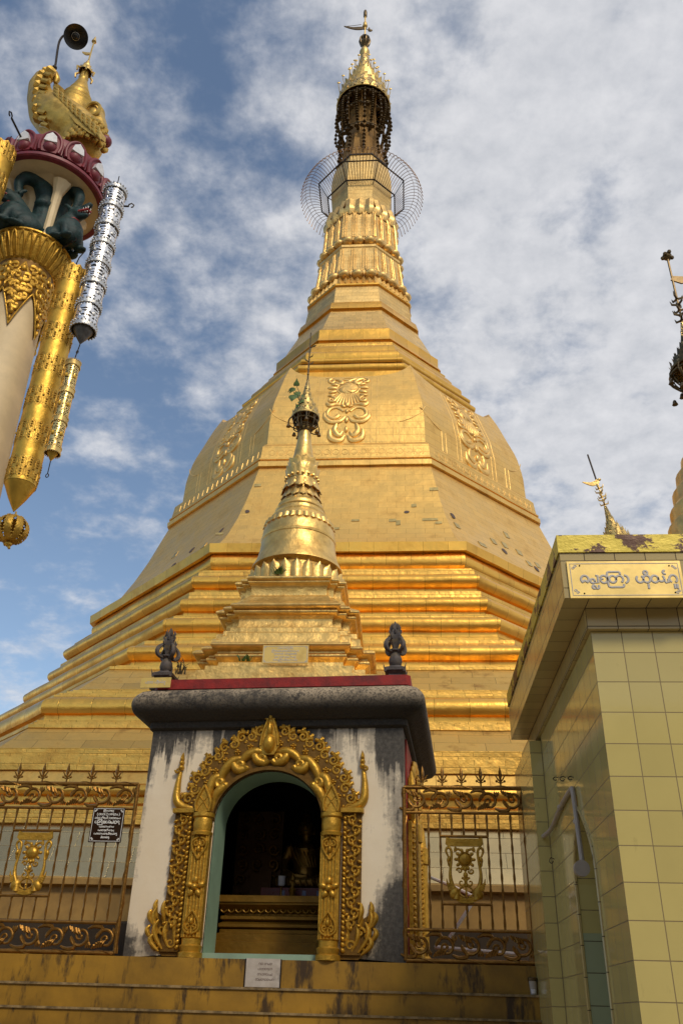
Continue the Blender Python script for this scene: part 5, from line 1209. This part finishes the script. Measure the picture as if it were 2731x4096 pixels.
# bowl of lotus petals
cap = MB().lathe([(.29, 8.70), (.31, 8.72), (.34, 8.76), (.40, 8.86), (.435, 8.96), (.44, 9.02), (.41, 9.05), (.2, 9.06)], 48).build('lotus_capital', M['portal'], pil)
b = MB()
for k in range(32):
    a = 2 * pi * k / 32
    for da in (-.08, .08): b.tube([(r * cos(a + da * s_), r * sin(a + da * s_), z) for r, z, s_ in ((.325, 8.73, 1), (.365, 8.79, 1), (.42, 8.88, .9), (.455, 8.97, .5), (.458, 9.0, 0))], .010, 4)
b.tube([(.445 * cos(2 * pi * i / 48), .445 * sin(2 * pi * i / 48), 9.03) for i in range(49)], .018, 6)
b.build('capital_petals', M['portal'], cap)
# cream core with corner arches carrying the disc
b = MB(); q8 = lambda o: [((.225 + o) * cos(radians(d)), (.225 + o) * sin(radians(d))) for d in (-65, -25, 25, 65, 115, 155, 205, 245)]
b.sweep(q8, [(0, 9.05), (0, 9.74), (.01, 9.80), (.04, 9.87), (.11, 9.94), (.22, 9.995)]); b.build('core_block', M['cream'], pil)
b = MB()
for k in range(4):
    a = pi / 4 + pi / 2 * k
    b.tube([(r * cos(a), r * sin(a), z) for r, z in ((.36, 9.06), (.36, 9.5), (.36, 9.8), (.42, 9.95))], [.05, .05, .06, .11], 8)
b.build('corner_posts', M['cream'], pil)
ds = MB().lathe([(.10, 9.99), (.60, 9.992), (.63, 10.0)], 56, cap=False).build('disc_soffit', M['cream'], pil)
dsk = MB().lathe([(.60, 9.985), (.655, 9.985), (.672, 10.0), (.672, 10.04), (.655, 10.06), (.62, 10.08), (.635, 10.2), (.655, 10.32), (.63, 10.40), (.45, 10.42), (.0, 10.43)], 56, cap=False).build('lotus_disc', M['maroon'], pil)
for k in range(14):
    a = 2 * pi * k / 14 + .12
    T = lambda p, a=a: ((.635 - p[1]) * cos(a + p[0] / .64), (.635 - p[1]) * sin(a + p[0] / .64), p[2])
    b = MB(T=T); cv = bez([(-.10, 10.08), (-.115, 10.2), (-.09, 10.33), (0, 10.41), (.09, 10.33), (.115, 10.2), (.10, 10.08)], 24); b.rib(cv, .022, 1.5, .02)
    b.prism([(x * .85, z) for x, z in cv], -.03, .02); b.dome(0, 10.17, .075, .085, .06, .02, 12)
    b.rib([(.137, 10.08), (.137, 10.2), (.137, 10.26)], [.014, .016, .01], 1.5, .01)
    pt = b.build('petal', M['maroon'], dsk)
    b = MB(T=T); b.prism([(-.066, 10.20), (-.05, 10.29), (0, 10.345), (.05, 10.29), (.066, 10.20), (.03, 10.19), (-.03, 10.19)], -.088, -.02); b.build('white_inlay', M['white_inlay'], pt)
for a_, z_ in ((radians(14), 10.08), (radians(-98), 10.22), (radians(-20), 9.0)):
    r_ = .64 if z_ > 9.5 else .42; b = MB(); d_ = Vector((cos(a_), sin(a_), 0))
    L_ = .30 if z_ > 9.5 else .16
    b.tube([d_ * r_ + Vector((0, 0, z_)), d_ * (r_ + L_) + Vector((0, 0, z_ + .05))], .012, 6); e_ = d_ * (r_ + L_) + Vector((0, 0, z_ + .05))
    b.tube([e_ + d_ * x + Vector((0, 0, z)) for x, z in ((0, 0), (.0, .035), (.03, .06), (.06, .035), (.05, 0), (.03, -.01))], .009, 5); b.build('hook_arm', M['darkmetal'], pil)

# dark green guardian beasts seated round the core
def make_beast(label, group):
    g_ = thing('guardian_beast', (0, 0, 0), label, 'statue', group)
    b = MB()                                   # faces -y, sits at origin
    b.ball((0, .05, .13), (.15, .16, .14)); b.ball((0, -.09, .22), (.155, .17, .19)); b.ball((0, -.16, .14), (.12, .12, .13)); b.tube([(0, .02, .2), (0, -.08, .38), (0, -.13, .47)], [.14, .10, .075], 12)
    b.ball((0, -.17, .47), (.075, .10, .065)); b.tube([(0, -.20, .50), (0, -.29, .535), (0, -.335, .575)], [.055, .042, .026], 10); b.tube([(0, -.19, .43), (0, -.27, .405), (0, -.32, .41)], [.045, .035, .022], 10)
    b.tube([(0, -.14, .53), (0, -.10, .60), (0, -.09, .68)], [.05, .04, .012], 8)
    for m in (-1, 1):
        b.tube([(m * .09, -.10, .28), (m * .11, -.17, .16), (m * .11, -.20, .02)], [.055, .045, .04], 9); b.ball((m * .11, -.22, .02), (.045, .065, .03))
        b.ball((m * .13, .04, .10), (.07, .13, .11)); b.ball((m * .14, -.08, .025), (.05, .08, .03)); b.tube([(m * .06, -.12, .52), (m * .085, -.08, .57), (m * .09, -.04, .60)], [.028, .022, .008], 7)
        b.ball((m * .042, -.20, .525), (.022, .025, .022))
    b.tube(bez([(0, .10, .10), (0, .18, .28), (0, .17, .50), (0, .15, .72), (0, .06, .88), (0, -.07, .88), (0, -.14, .75), (0, -.12, .60)], 28), [.135 - .03 * i / 14 if i < 14 else .105 - .07 * (i - 14) / 14 for i in range(29)], 10)
    b.ball((.06, .14, .52), (.10, .10, .07)); b.ball((-.06, .16, .40), (.10, .10, .07))
    body = remesh(b.build('body', M['naga'], g_), .014, 3)
    b = MB(); b.tube([(0, -.20, .465), (0, -.27, .468), (0, -.315, .485)], [.04, .034, .018], 8)
    for m in (-1, 1): b.tube([(m * .045, -.21, .455), (m * .038, -.27, .452), (m * .018, -.325, .47)], .014, 6)
    b.tube([(-.09, -.15, .32), (-.05, -.19, .35), (0, -.2, .36), (.05, -.19, .35), (.09, -.15, .32)], .014, 6)
    b.build('mouth', M['mouth'], g_)
    b = MB()
    for m in (-1, 1):
        for i in range(5):
            y = -.22 - .024 * i; w_ = .042 - .006 * i; b.tube([(m * w_, y, .492 + .006 * i), (m * w_, y, .470 + .004 * i)], [.009, .003], 5); b.tube([(m * w_, y, .435), (m * w_, y, .455)], [.008, .003], 5)
    b.build('teeth', M['teeth'], g_)
    b = MB()
    for r in range(4):
        for k in range(5):
            a = -pi / 2 + (k - 2) * .42 + (r % 2) * .2; b.ball((.13 * cos(a) * (1 - .05 * r), -.05 + .13 * sin(a) * (1.0), .16 + .055 * r), (.034, .022, .034), 7, 5)
    b.build('chest_scales', M['naga'], g_); b = MB()
    for i in range(8): b.ball((0, .30 - .008 * i, .3 + .06 * i), (.022, .03, .028), 6, 4)
    b.build('back_ridge', M['naga'], g_)
    return g_
nb = make_beast('dark green guardian beast with red open mouth nearest the silver tube', None)
nb.location = (PX + .33, PY - .10, 9.045); nb.rotation_euler.z = radians(70); nb.scale = (1.12, 1.12, 1.05)
n2 = copy_tree(nb); n2['label'] = 'dark green guardian beast snarling left of the cream core, beside the left gold tube'; n2.location = (PX - .03, PY - .31, 9.045); n2.rotation_euler.z = radians(-50)
n3 = copy_tree(nb); n3['label'] = 'dark green guardian beast lowest on the left of the gold capital, mostly out of sight'; n3.location = (PX - .36, PY + .02, 9.045); n3.rotation_euler.z = radians(-100)
M['glass'] = plain('dark_glass', (.03, .035, .04), .1, 0, .1, 2, 0)
M['birdgold'] = gold('bird_gold', (.52, .34, .075), .4, .72, None, .6, (.16, .085, .015), dent=.25, dents=14, dscale=5)
# ------------------------------------------------------------------ golden bird on the lotus disc
BV = 6.75
bird = thing('golden_bird', (PX, PY, 10.43), 'golden mythical bird with curled tail standing on the maroon lotus disc', 'statue')
BOG = (PX, PY, 10.43)
def q1(x, y, v=BV): return on(c1(x, y), 1, v)
b = MB(BOG)
b.tube([q1(*p) for p in ((800, 1235), (735, 1180), (640, 1120), (520, 1040), (420, 960), (360, 850), (340, 740), (370, 670), (425, 650))], [.20, .27, .31, .32, .27, .19, .14, .11, .085], 16)
b.ball(q1(700, 1230), (.28, .26, .30)); b.tube([(PX - .05, PY, 10.43), q1(700, 1200, 6.8), q1(640, 1130, 6.8)], [.20, .27, .28], 12)
b.tube([q1(425, 650), q1(470, 640), q1(490, 680), q1(475, 715)], [.09, .07, .05, .03], 10)
b.tube([q1(790, 1200, 6.8), q1(825, 1090, 6.8), q1(815, 985, 6.8)], [.19, .15, .12], 12); b.ball(q1(818, 975, 6.8), (.13, .13, .13))
b.tube([q1(845, 1010, 6.75), q1(880, 1085, 6.72), q1(898, 1135, 6.7)], [.07, .045, .012], 9)
remesh(b.build('body', M['birdgold'], bird), .022, 3)
b = MB(BOG)
up_ = [(455, 735), (520, 790), (600, 870), (700, 960), (800, 1060), (858, 1135), (855, 1175)]; lo_ = [(830, 1172), (760, 1132), (650, 1052), (560, 942), (500, 872), (455, 790)]
pts = [q1(x, y, 6.46) for x, y in up_ + lo_]; n_ = len(pts)
b.add([p for p in pts] + [p + Vector((.05, .07, 0)) for p in pts], [tuple(range(n_)), tuple(reversed(range(n_, 2 * n_)))] + [(i, n_ + i, n_ + (i + 1) % n_, (i + 1) % n_) for i in range(n_)])
for r in range(3):
    for k in range(10):
        t_ = k / 10; a_ = Vector(q1(470 + 390 * t_, 765 + 375 * t_ + 26 * r - 20, 6.455)); b.tube([a_, a_ + Vector((.055, -.012, -.07)), a_ + Vector((.09, -.008, -.15))], [.016, .022, .004], 6)
b.build('wing', M['birdgold'], bird)
b = MB(BOG)
pts = [q1(x, y, 7.0) for x, y in up_ + lo_]
b.add([p for p in pts] + [p + Vector((.05, -.07, 0)) for p in pts], [tuple(range(n_)), tuple(reversed(range(n_, 2 * n_)))] + [(i, n_ + i, n_ + (i + 1) % n_, (i + 1) % n_) for i in range(n_)]); b.build('wing', M['birdgold'], bird)
b = MB(BOG)
for k in range(9):
    x, y = [(300, 1010), (292, 940), (292, 870), (298, 800), (305, 740), (318, 690), (340, 650), (370, 625), (405, 615)][k]
    for dv in (-.10, .0, .10): b.tube([q1(x + 60, y + 25, BV + dv - .05), q1(x + 25, y - 5, BV + dv - .09), q1(x - 2, y + 5, BV + dv - .02)], [.06, .075, .01], 7)
for k in range(9):
    y_ = 1080 - 54 * k; xl_ = 300 + .0016 * (y_ - 900) ** 2 * .55; b.tube([q1(xl_ + 8, y_, 6.62), q1(xl_ + 38, y_ - 16, 6.50), q1(xl_ + 78, y_ - 6, 6.50), q1(xl_ + 96, y_ + 26, 6.55)], [.012, .03, .034, .006], 7)
for k in range(8): b.tube([q1(385 + 5 * k, 900 - 32 * k, 6.62), q1(400 + 4 * k, 860 - 32 * k, 6.60), q1(380 + 4 * k, 820 - 32 * k, 6.64)], [.02, .032, .004], 6)
b.build('tail_feathers', M['birdgold'], bird)
b = MB(BOG)
for r in range(7):
    for k in range(9):
        a = radians(-150 + 18 * k + (r % 2) * 9); rr = .27 - .008 * r; cc = q1(735, 1240, 6.75)
        b.ball(cc + Vector((rr * cos(a), rr * sin(a), -.16 + .065 * r)), (.045, .035, .045), 7, 5)
b.build('breast_scales', M['birdgold'], bird)
b = MB(BOG)
cc = q1(800, 965, 6.70)
b.tube([cc + Vector((.10 * cos(t_), -.05, .13 * sin(t_))) for t_ in [2 * pi * i / 20 for i in range(21)]], .024, 6); b.ball(cc, (.07, .05, .09)); b.tube([q1(752, 870, 6.8), q1(770, 920, 6.8), q1(740, 985, 6.8)], [.02, .06, .03], 7)
b.build('head_crest', M['birdgold'], bird)
MB(BOG).ball(q1(905, 1210, 6.72), .078, 16, 10).build('beak_orb', M['maroon'], bird)
ms = MB((0, 0, 0)).lathe([(.24, 11.35), (.24, 11.6), (.225, 11.66), (.235, 11.70), (.20, 11.76), (.21, 11.80), (.18, 11.86), (.19, 11.90), (.16, 11.97), (.13, 12.02), (.135, 12.05), (.11, 12.12), (.075, 12.25), (.055, 12.33), (.065, 12.36), (.05, 12.42), (.045, 12.5)], 24).build('back_stupa', M['birdgold'], bird)
ms.location = Vector((-4.19 - PX, 6.8 - PY, -10.43 + .06))
b = MB()
b.lathe([(.085, 12.50), (.075, 12.56), (.045, 12.64), (.02, 12.74)], 14, cap=False); tier(b, 12.49, .088, .03, 9, .07); tier(b, 12.57, .06, .03, 7, .06)
for k in range(6): a = k * pi / 3; b.tube([(.085 * cos(a), .085 * sin(a), 12.5), (.13 * cos(a), .13 * sin(a), 12.47), (.12 * cos(a), .12 * sin(a), 12.40)], [.014, .016, .012], 5)
b.tube([(0, 0, 12.6), (0, 0, 13.26)], .012, 6); b.lathe([(.002, 13.33), (.03, 13.22), (.034, 13.2), (.01, 13.18)], 10); b.prism(bez([(0, 12.90), (-.07, 12.90), (-.13, 12.97), (-.06, 12.95), (0, 12.94)], 12), -.008, .008)
b.build('stupa_umbrella', M['filigree'], ms)
# round black lamp on a bent rod
lc = q1(650, 312); rbase = q1(462, 625)
lamp = thing('round_lamp', rbase, 'round black lamp on a thin bent rod rising from the bird\'s tail', 'lamp')
b = MB(rbase); b.tube(bez([tuple(rbase), tuple(q1(480, 540)), tuple(q1(495, 430)), tuple(q1(515, 345)), tuple(q1(560, 300)), tuple(lc)], 24), .016, 7); b.ball(q1(470, 578), .035, 8, 6); b.build('bent_rod', M['darkmetal'], lamp)
nrm_ = ((CAM - lc).normalized() + Vector((.10, .22, -.05))).normalized()
b = MB(); b.lathe([(.03, .10), (.08, .07), (.14, .02), (.168, -.02), (.166, -.025), (.135, .0), (.065, .03), (.03, .035)], 32, cap=False); so = b.build('shade', M['black'], lamp)
so.location = lc - rbase; so.rotation_euler = (-nrm_).to_track_quat('Z', 'Y').to_euler()
b = MB(); b.lathe([(.045, .03), (.05, .0), (.035, -.02), (.01, -.03)], 16); lo = b.build('socket', M['black'], lamp); lo.location = so.location; lo.rotation_euler = so.rotation_euler
b = MB(); b.lathe([(.052, .026), (.056, .01), (.05, .008)], 16, cap=False); lo = b.build('chrome_ring', M['silver'], lamp); lo.location = so.location; lo.rotation_euler = so.rotation_euler

# ------------------------------------------------------------------ hanging tube streamers
M['psilver'] = pierced('pierced_silver', (.80, .79, .78), (.04, .037, .034), .85, .07, .13); M['pgold'] = pierced('pierced_gold', (.80, .58, .22), (.07, .045, .012), 1.7, .06, .12)
def streamer(name, loc, r, ztop, zbot, label, m, md, nseg, grp=None):
    s_ = thing(name, loc, label, 'streamer', grp); zc = zbot + r * 1.7
    MB().lathe([(r, zc), (r, ztop)], 28, cap=False).build('tube', m, s_)
    MB().lathe([(.004, zbot), (r * .5, zbot + r * .8), (r * .97, zc)], 24, cap=False).build('bottom_cone', md, s_)
    MB().lathe([(r * .97, ztop), (r * .5, ztop + r * .35), (.004, ztop + r * .55)], 24, cap=False).build('top_cone', md, s_)
    for k in range(nseg + 1):
        z = zc + (ztop - zc) * k / nseg; b = MB(); b.lathe([(r * 1.0, z - .03), (r * 1.10, z - .028), (r * 1.08, z + .028), (r * 1.0, z + .03)], 28, cap=False)
        for i in range(22):
            a = 2 * pi * i / 22
            for dz in (-.032, .032): b.ball((r * 1.10 * cos(a), r * 1.10 * sin(a), z + dz), (r * .09, r * .09, .012), 6, 4)
        b.build('band', M['silver'] if nseg > 4 else M['filigree'], s_)
    for k in range(nseg):
        z = zc + (ztop - zc) * (k + .5) / nseg
        for a in (radians(-100), radians(-30), radians(170)): MB().ball((r * 1.02 * cos(a), r * 1.02 * sin(a), z), (.018, .018, .026), 7, 5).build('boss', M['silver'] if nseg > 4 else md, s_)
    return s_
s1 = streamer('silver_streamer', (-3.278, 6.6, 0), .122, 9.84, 7.524, 'long pierced silver tube streamer hanging from the lotus disc', M['psilver'], M['silver_dark'], 7)
b = MB(); b.tube([(0, 0, 9.9), (.0, 0, 10.02), (0, 0, 10.13)], .006, 5); b.tube([(0, 0, 7.52), (-.01, 0, 7.42), (-.02, 0, 7.33)], .006, 5); b.tube([(.012 * cos(q) - .01, 0, 7.42 + .02 * sin(q)) for q in [i * .6 for i in range(12)]], .004, 4); b.build('wire', M['darkmetal'], s1)
s2 = streamer('gold_streamer', (-3.30, 6.6, 0), .068, 7.245, 6.073, 'short pierced gold tube streamer hanging below the silver tube', M['pgold'], M['tin'], 3)
b = MB(); b.tube([(0, 0, 7.28), (0, 0, 7.33)], .006, 5); b.tube([(0, 0, 6.08), (0, 0, 5.93)], .005, 5); b.tube([(.014 * cos(q), 0, 5.91 + .02 * sin(q)) for q in [i * .6 for i in range(12)]], .005, 4); b.build('wire', M['darkmetal'], s2)
def plaintube(name, loc, r, ztop, zbot, label, nb):
    s_ = thing(name, loc, label, 'streamer'); zc = zbot + r * 1.9
    MB().lathe([(r, zc + (ztop - zc) * i / 24) for i in range(25)], 40, cap=False, wob=lambda a, z: 1 + .012 * sin(3 * a + z * 7) * sin(z * 5.3)).build('tube', M['tin'], s_)
    MB().lathe([(.006, zbot), (r * .55, zbot + r * .95), (r * .98, zc)], 28, cap=False).build('bottom_cone', M['tin'], s_)
    MB().lathe([(r * .98, ztop), (r * .5, ztop + r * .7), (.006, ztop + r * 1.25)], 28, cap=False).build('top_cone', M['cream'], s_)
    for k in range(nb):
        z = zc + .14 + (ztop - zc - .20) * k / (nb - 1); b = MB(); nt_ = 12; vs = []; fs = []
        for i in range(nt_ * 4 + 1):
            a = 2 * pi * i / (nt_ * 4); d = abs((i % 4) - 2) / 2; hz = .105 + .035 * (1 - d)
            for s__ in (-1, 1): vs.append((r * 1.012 * cos(a), r * 1.012 * sin(a), z + s__ * (hz if k not in (0,) or s__ > 0 else .10)))
        b.add(vs, [(2 * i, 2 * i + 2, 2 * i + 3, 2 * i + 1) for i in range(nt_ * 4)])
        for i in range(nt_):
            a = 2 * pi * (i + .5) / nt_
            for s__ in (-1, 1):
                b.tube([(r * 1.015 * cos(a + da), r * 1.015 * sin(a + da), z + s__ * zz2) for da, zz2 in ((-.2, .015), (-.2, .09), (0, .125), (.2, .09), (.2, .015))], .0035, 4)
                for z2 in (.035, .062, .09): b.ball((r * 1.012 * cos(a), r * 1.012 * sin(a), z + s__ * z2), (.012, .012, .008), 6, 4)
            b.ball((r * 1.012 * cos(a + .26), r * 1.012 * sin(a + .26), z), .013, 6, 4)
        b.build('embossed_band', M['tinband'], s_)
    return s_
M['tinband'] = gold('embossed_brass', (.54, .33, .06), .40, .9, None, .45, (.24, .13, .03), dent=.3, dents=26, dscale=6)
s3 = plaintube('brass_streamer', (-3.59, 6.7, 0), .148, 8.60, 5.58, 'long plain brass tube streamer with embossed bands beside the cream pillar', 7)
MB().tube([(0, 0, 8.78), (.02, 0, 8.9), (.04, .05, 9.05)], .007, 5).build('wire', M['darkmetal'], s3)
s4 = plaintube('brass_streamer', (-4.455, 6.08, 0), .15, 9.93, 7.2, 'brass tube streamer on the far side of the pillar from the silver tube', 6)
MB().tube([(0, 0, 10.1), (.02, .02, 10.2), (.03, .03, 10.27)], .007, 5).build('wire', M['darkmetal'], s4)
# open ribbed ball under the brass tube
cb_ = on(D_(28, 1216), 1, 6.7); lb2 = thing('ribbed_ball', cb_, 'open dark gold ball of curved ribs hanging under the brass tube', 'ornament')
R_ = .125
for k in range(9):
    a0_ = 2 * pi * k / 9; b = MB(); vs = []
    for j in range(15):
        q = -pi / 2 + pi * j / 14; w_ = .022 + .012 * cos(q)
        for s__ in (-1, 0, 1):
            rr = R_ * cos(q) + .02; vs.append(((rr + (.008 if s__ == 0 else 0)) * cos(a0_) - s__ * w_ * sin(a0_), (rr + (.008 if s__ == 0 else 0)) * sin(a0_) + s__ * w_ * cos(a0_), R_ * 1.05 * sin(q)))
    b.add(vs, [(3 * j + i, 3 * j + i + 1, 3 * j + i + 4, 3 * j + i + 3) for j in range(14) for i in range(2)])
    for j in range(2, 13):
        q = -pi / 2 + pi * j / 14
        for s__ in (-1, 1): b.ball(((R_ * cos(q) + .02) * cos(a0_) - s__ * .034 * sin(a0_), (R_ * cos(q) + .02) * sin(a0_) + s__ * .034 * cos(a0_), R_ * 1.05 * sin(q)), .008, 5, 4)
    b.build('rib', M['tinband'], lb2)
b = MB(); b.ball((0, 0, -.15), (.035, .035, .03)); b.tube([(0, 0, -.15), (.02, 0, -.20)], [.02, .012], 6); b.tube([(0, 0, -.14), (-.04, 0, -.16)], .014, 6); b.build('knot', M['tinband'], lb2); MB().tube([(0, 0, .13), (0, 0, .19)], .008, 5).build('link', M['tinband'], lb2)

# ------------------------------------------------------------------ little plants growing on the masonry
def leafshape(b, p, d, s, tilt):
    d = Vector(d).normalized(); sdv = d.cross(Vector((0, -1, tilt))).normalized(); n_ = d.cross(sdv); p = Vector(p)
    ol = [(0, 0), (-.12, .38), (.08, .52), (.4, .46), (.72, .22), (1.15, 0)]
    c_ = [p + d * (x * s) - n_ * (s * .10 * x * x) for x, _ in ol]; l_ = [p + d * (x * s) + sdv * (w_ * s) + n_ * (s * .08) for x, w_ in ol]; r_ = [p + d * (x * s) - sdv * (w_ * s) + n_ * (s * .08) for x, w_ in ol]
    m = len(ol); b.add(c_ + l_ + r_, [(i, i + 1, m + i + 1, m + i) for i in range(m - 1)] + [(i + 1, i, 2 * m + i, 2 * m + i + 1) for i in range(m - 1)])
def c3b(x, y): return (700 + x / 1.5675, 1300 + y / 1.5675)
r0_ = on(c3b(790, 500), 1, 10.95)
sprig = thing('leafy_sprig', r0_, 'green heart-leaved sprig growing from the small stupa umbrella', 'plant')
b = MB(r0_); lf = MB(r0_)
for (x, y, dx, dz, s_) in ((740, 395, -.5, -1, .13), (760, 378, .1, 1, .13), (765, 420, .3, -1, .15), (742, 440, -.1, -1, .19), (795, 440, .9, -.3, .10), (800, 470, .4, -1, .10), (785, 480, -.3, -.6, .09), (725, 400, -.8, -.8, .08), (770, 500, -.5, -1, .07)):
    e_ = on(c3b(x, y), 1, 10.95 - random.uniform(0, .1)); b.tube([r0_, (r0_ + e_) / 2 + Vector((.02, 0, .03)), e_], .005, 4); leafshape(lf, e_, (dx, random.uniform(-.5, .5), dz), s_ * .78, .4)
b.build('twig', M['stem'], sprig); lf.build('leaves', M['leaf'], sprig)
def tuft(q, v, label, n_, h_, m):
    p0 = on(q, 1, v); t_ = thing('weed_tuft', p0, label, 'plant'); b = MB(); 
    for k in range(n_):
        a = random.uniform(0, 2 * pi); l_ = h_ * random.uniform(.5, 1.1); sp_ = random.uniform(.3, .9); x0_ = random.uniform(-.07, .07)
        b.tube([(x0_, 0, 0), (x0_ + .4 * l_ * sp_ * cos(a), .4 * l_ * sp_ * sin(a) - .02, l_ * .6), (x0_ + l_ * sp_ * cos(a), l_ * sp_ * sin(a) - .02, l_ * .85)], [.006, .005, .001], 4)
        if k % 3 == 0: leafshape(b, (x0_ + .4 * l_ * sp_ * cos(a), .4 * l_ * sp_ * sin(a), l_ * .6), (cos(a), sin(a), .3), .035, .5)
    b.build('blades', m, t_)
tuft(c3b(645, 1560), 10.38, 'bushy green weed tuft on the drum of the small stupa', 34, .11, M['leaf'])
tuft(c3b(435, 2108), 9.86, 'small green weed tuft left of the yellow donor plaque', 18, .09, M['leaf'])
tuft(c3b(40, 2190), 9.9, 'thin dry brown weeds between the left urn and the stupa', 16, .22, M['stem'])

# ------------------------------------------------------------------ unseen hall added behind the viewpoint for shade below and reflections in gold
hl = thing('added_hall', (0, -7, 0), 'unseen plastered hall added behind the viewpoint to shade the pagoda court', 'building')
HO = (0, -7, 0)
MB(HO).box((-45, -17, 0), (45, -7, HALL_Z - .6)).build('wall', M['hall'], hl)
MB(HO).box((-45.3, -17.3, HALL_Z - .6), (45.3, -6.7, HALL_Z)).build('parapet', M['cream'], hl)
for j in range(28):
    MB(HO).box((-42 + 3 * j, -6.998, 1.0), (-40.4 + 3 * j, -6.94, 3.2)).build('window', M['glass'], hl)
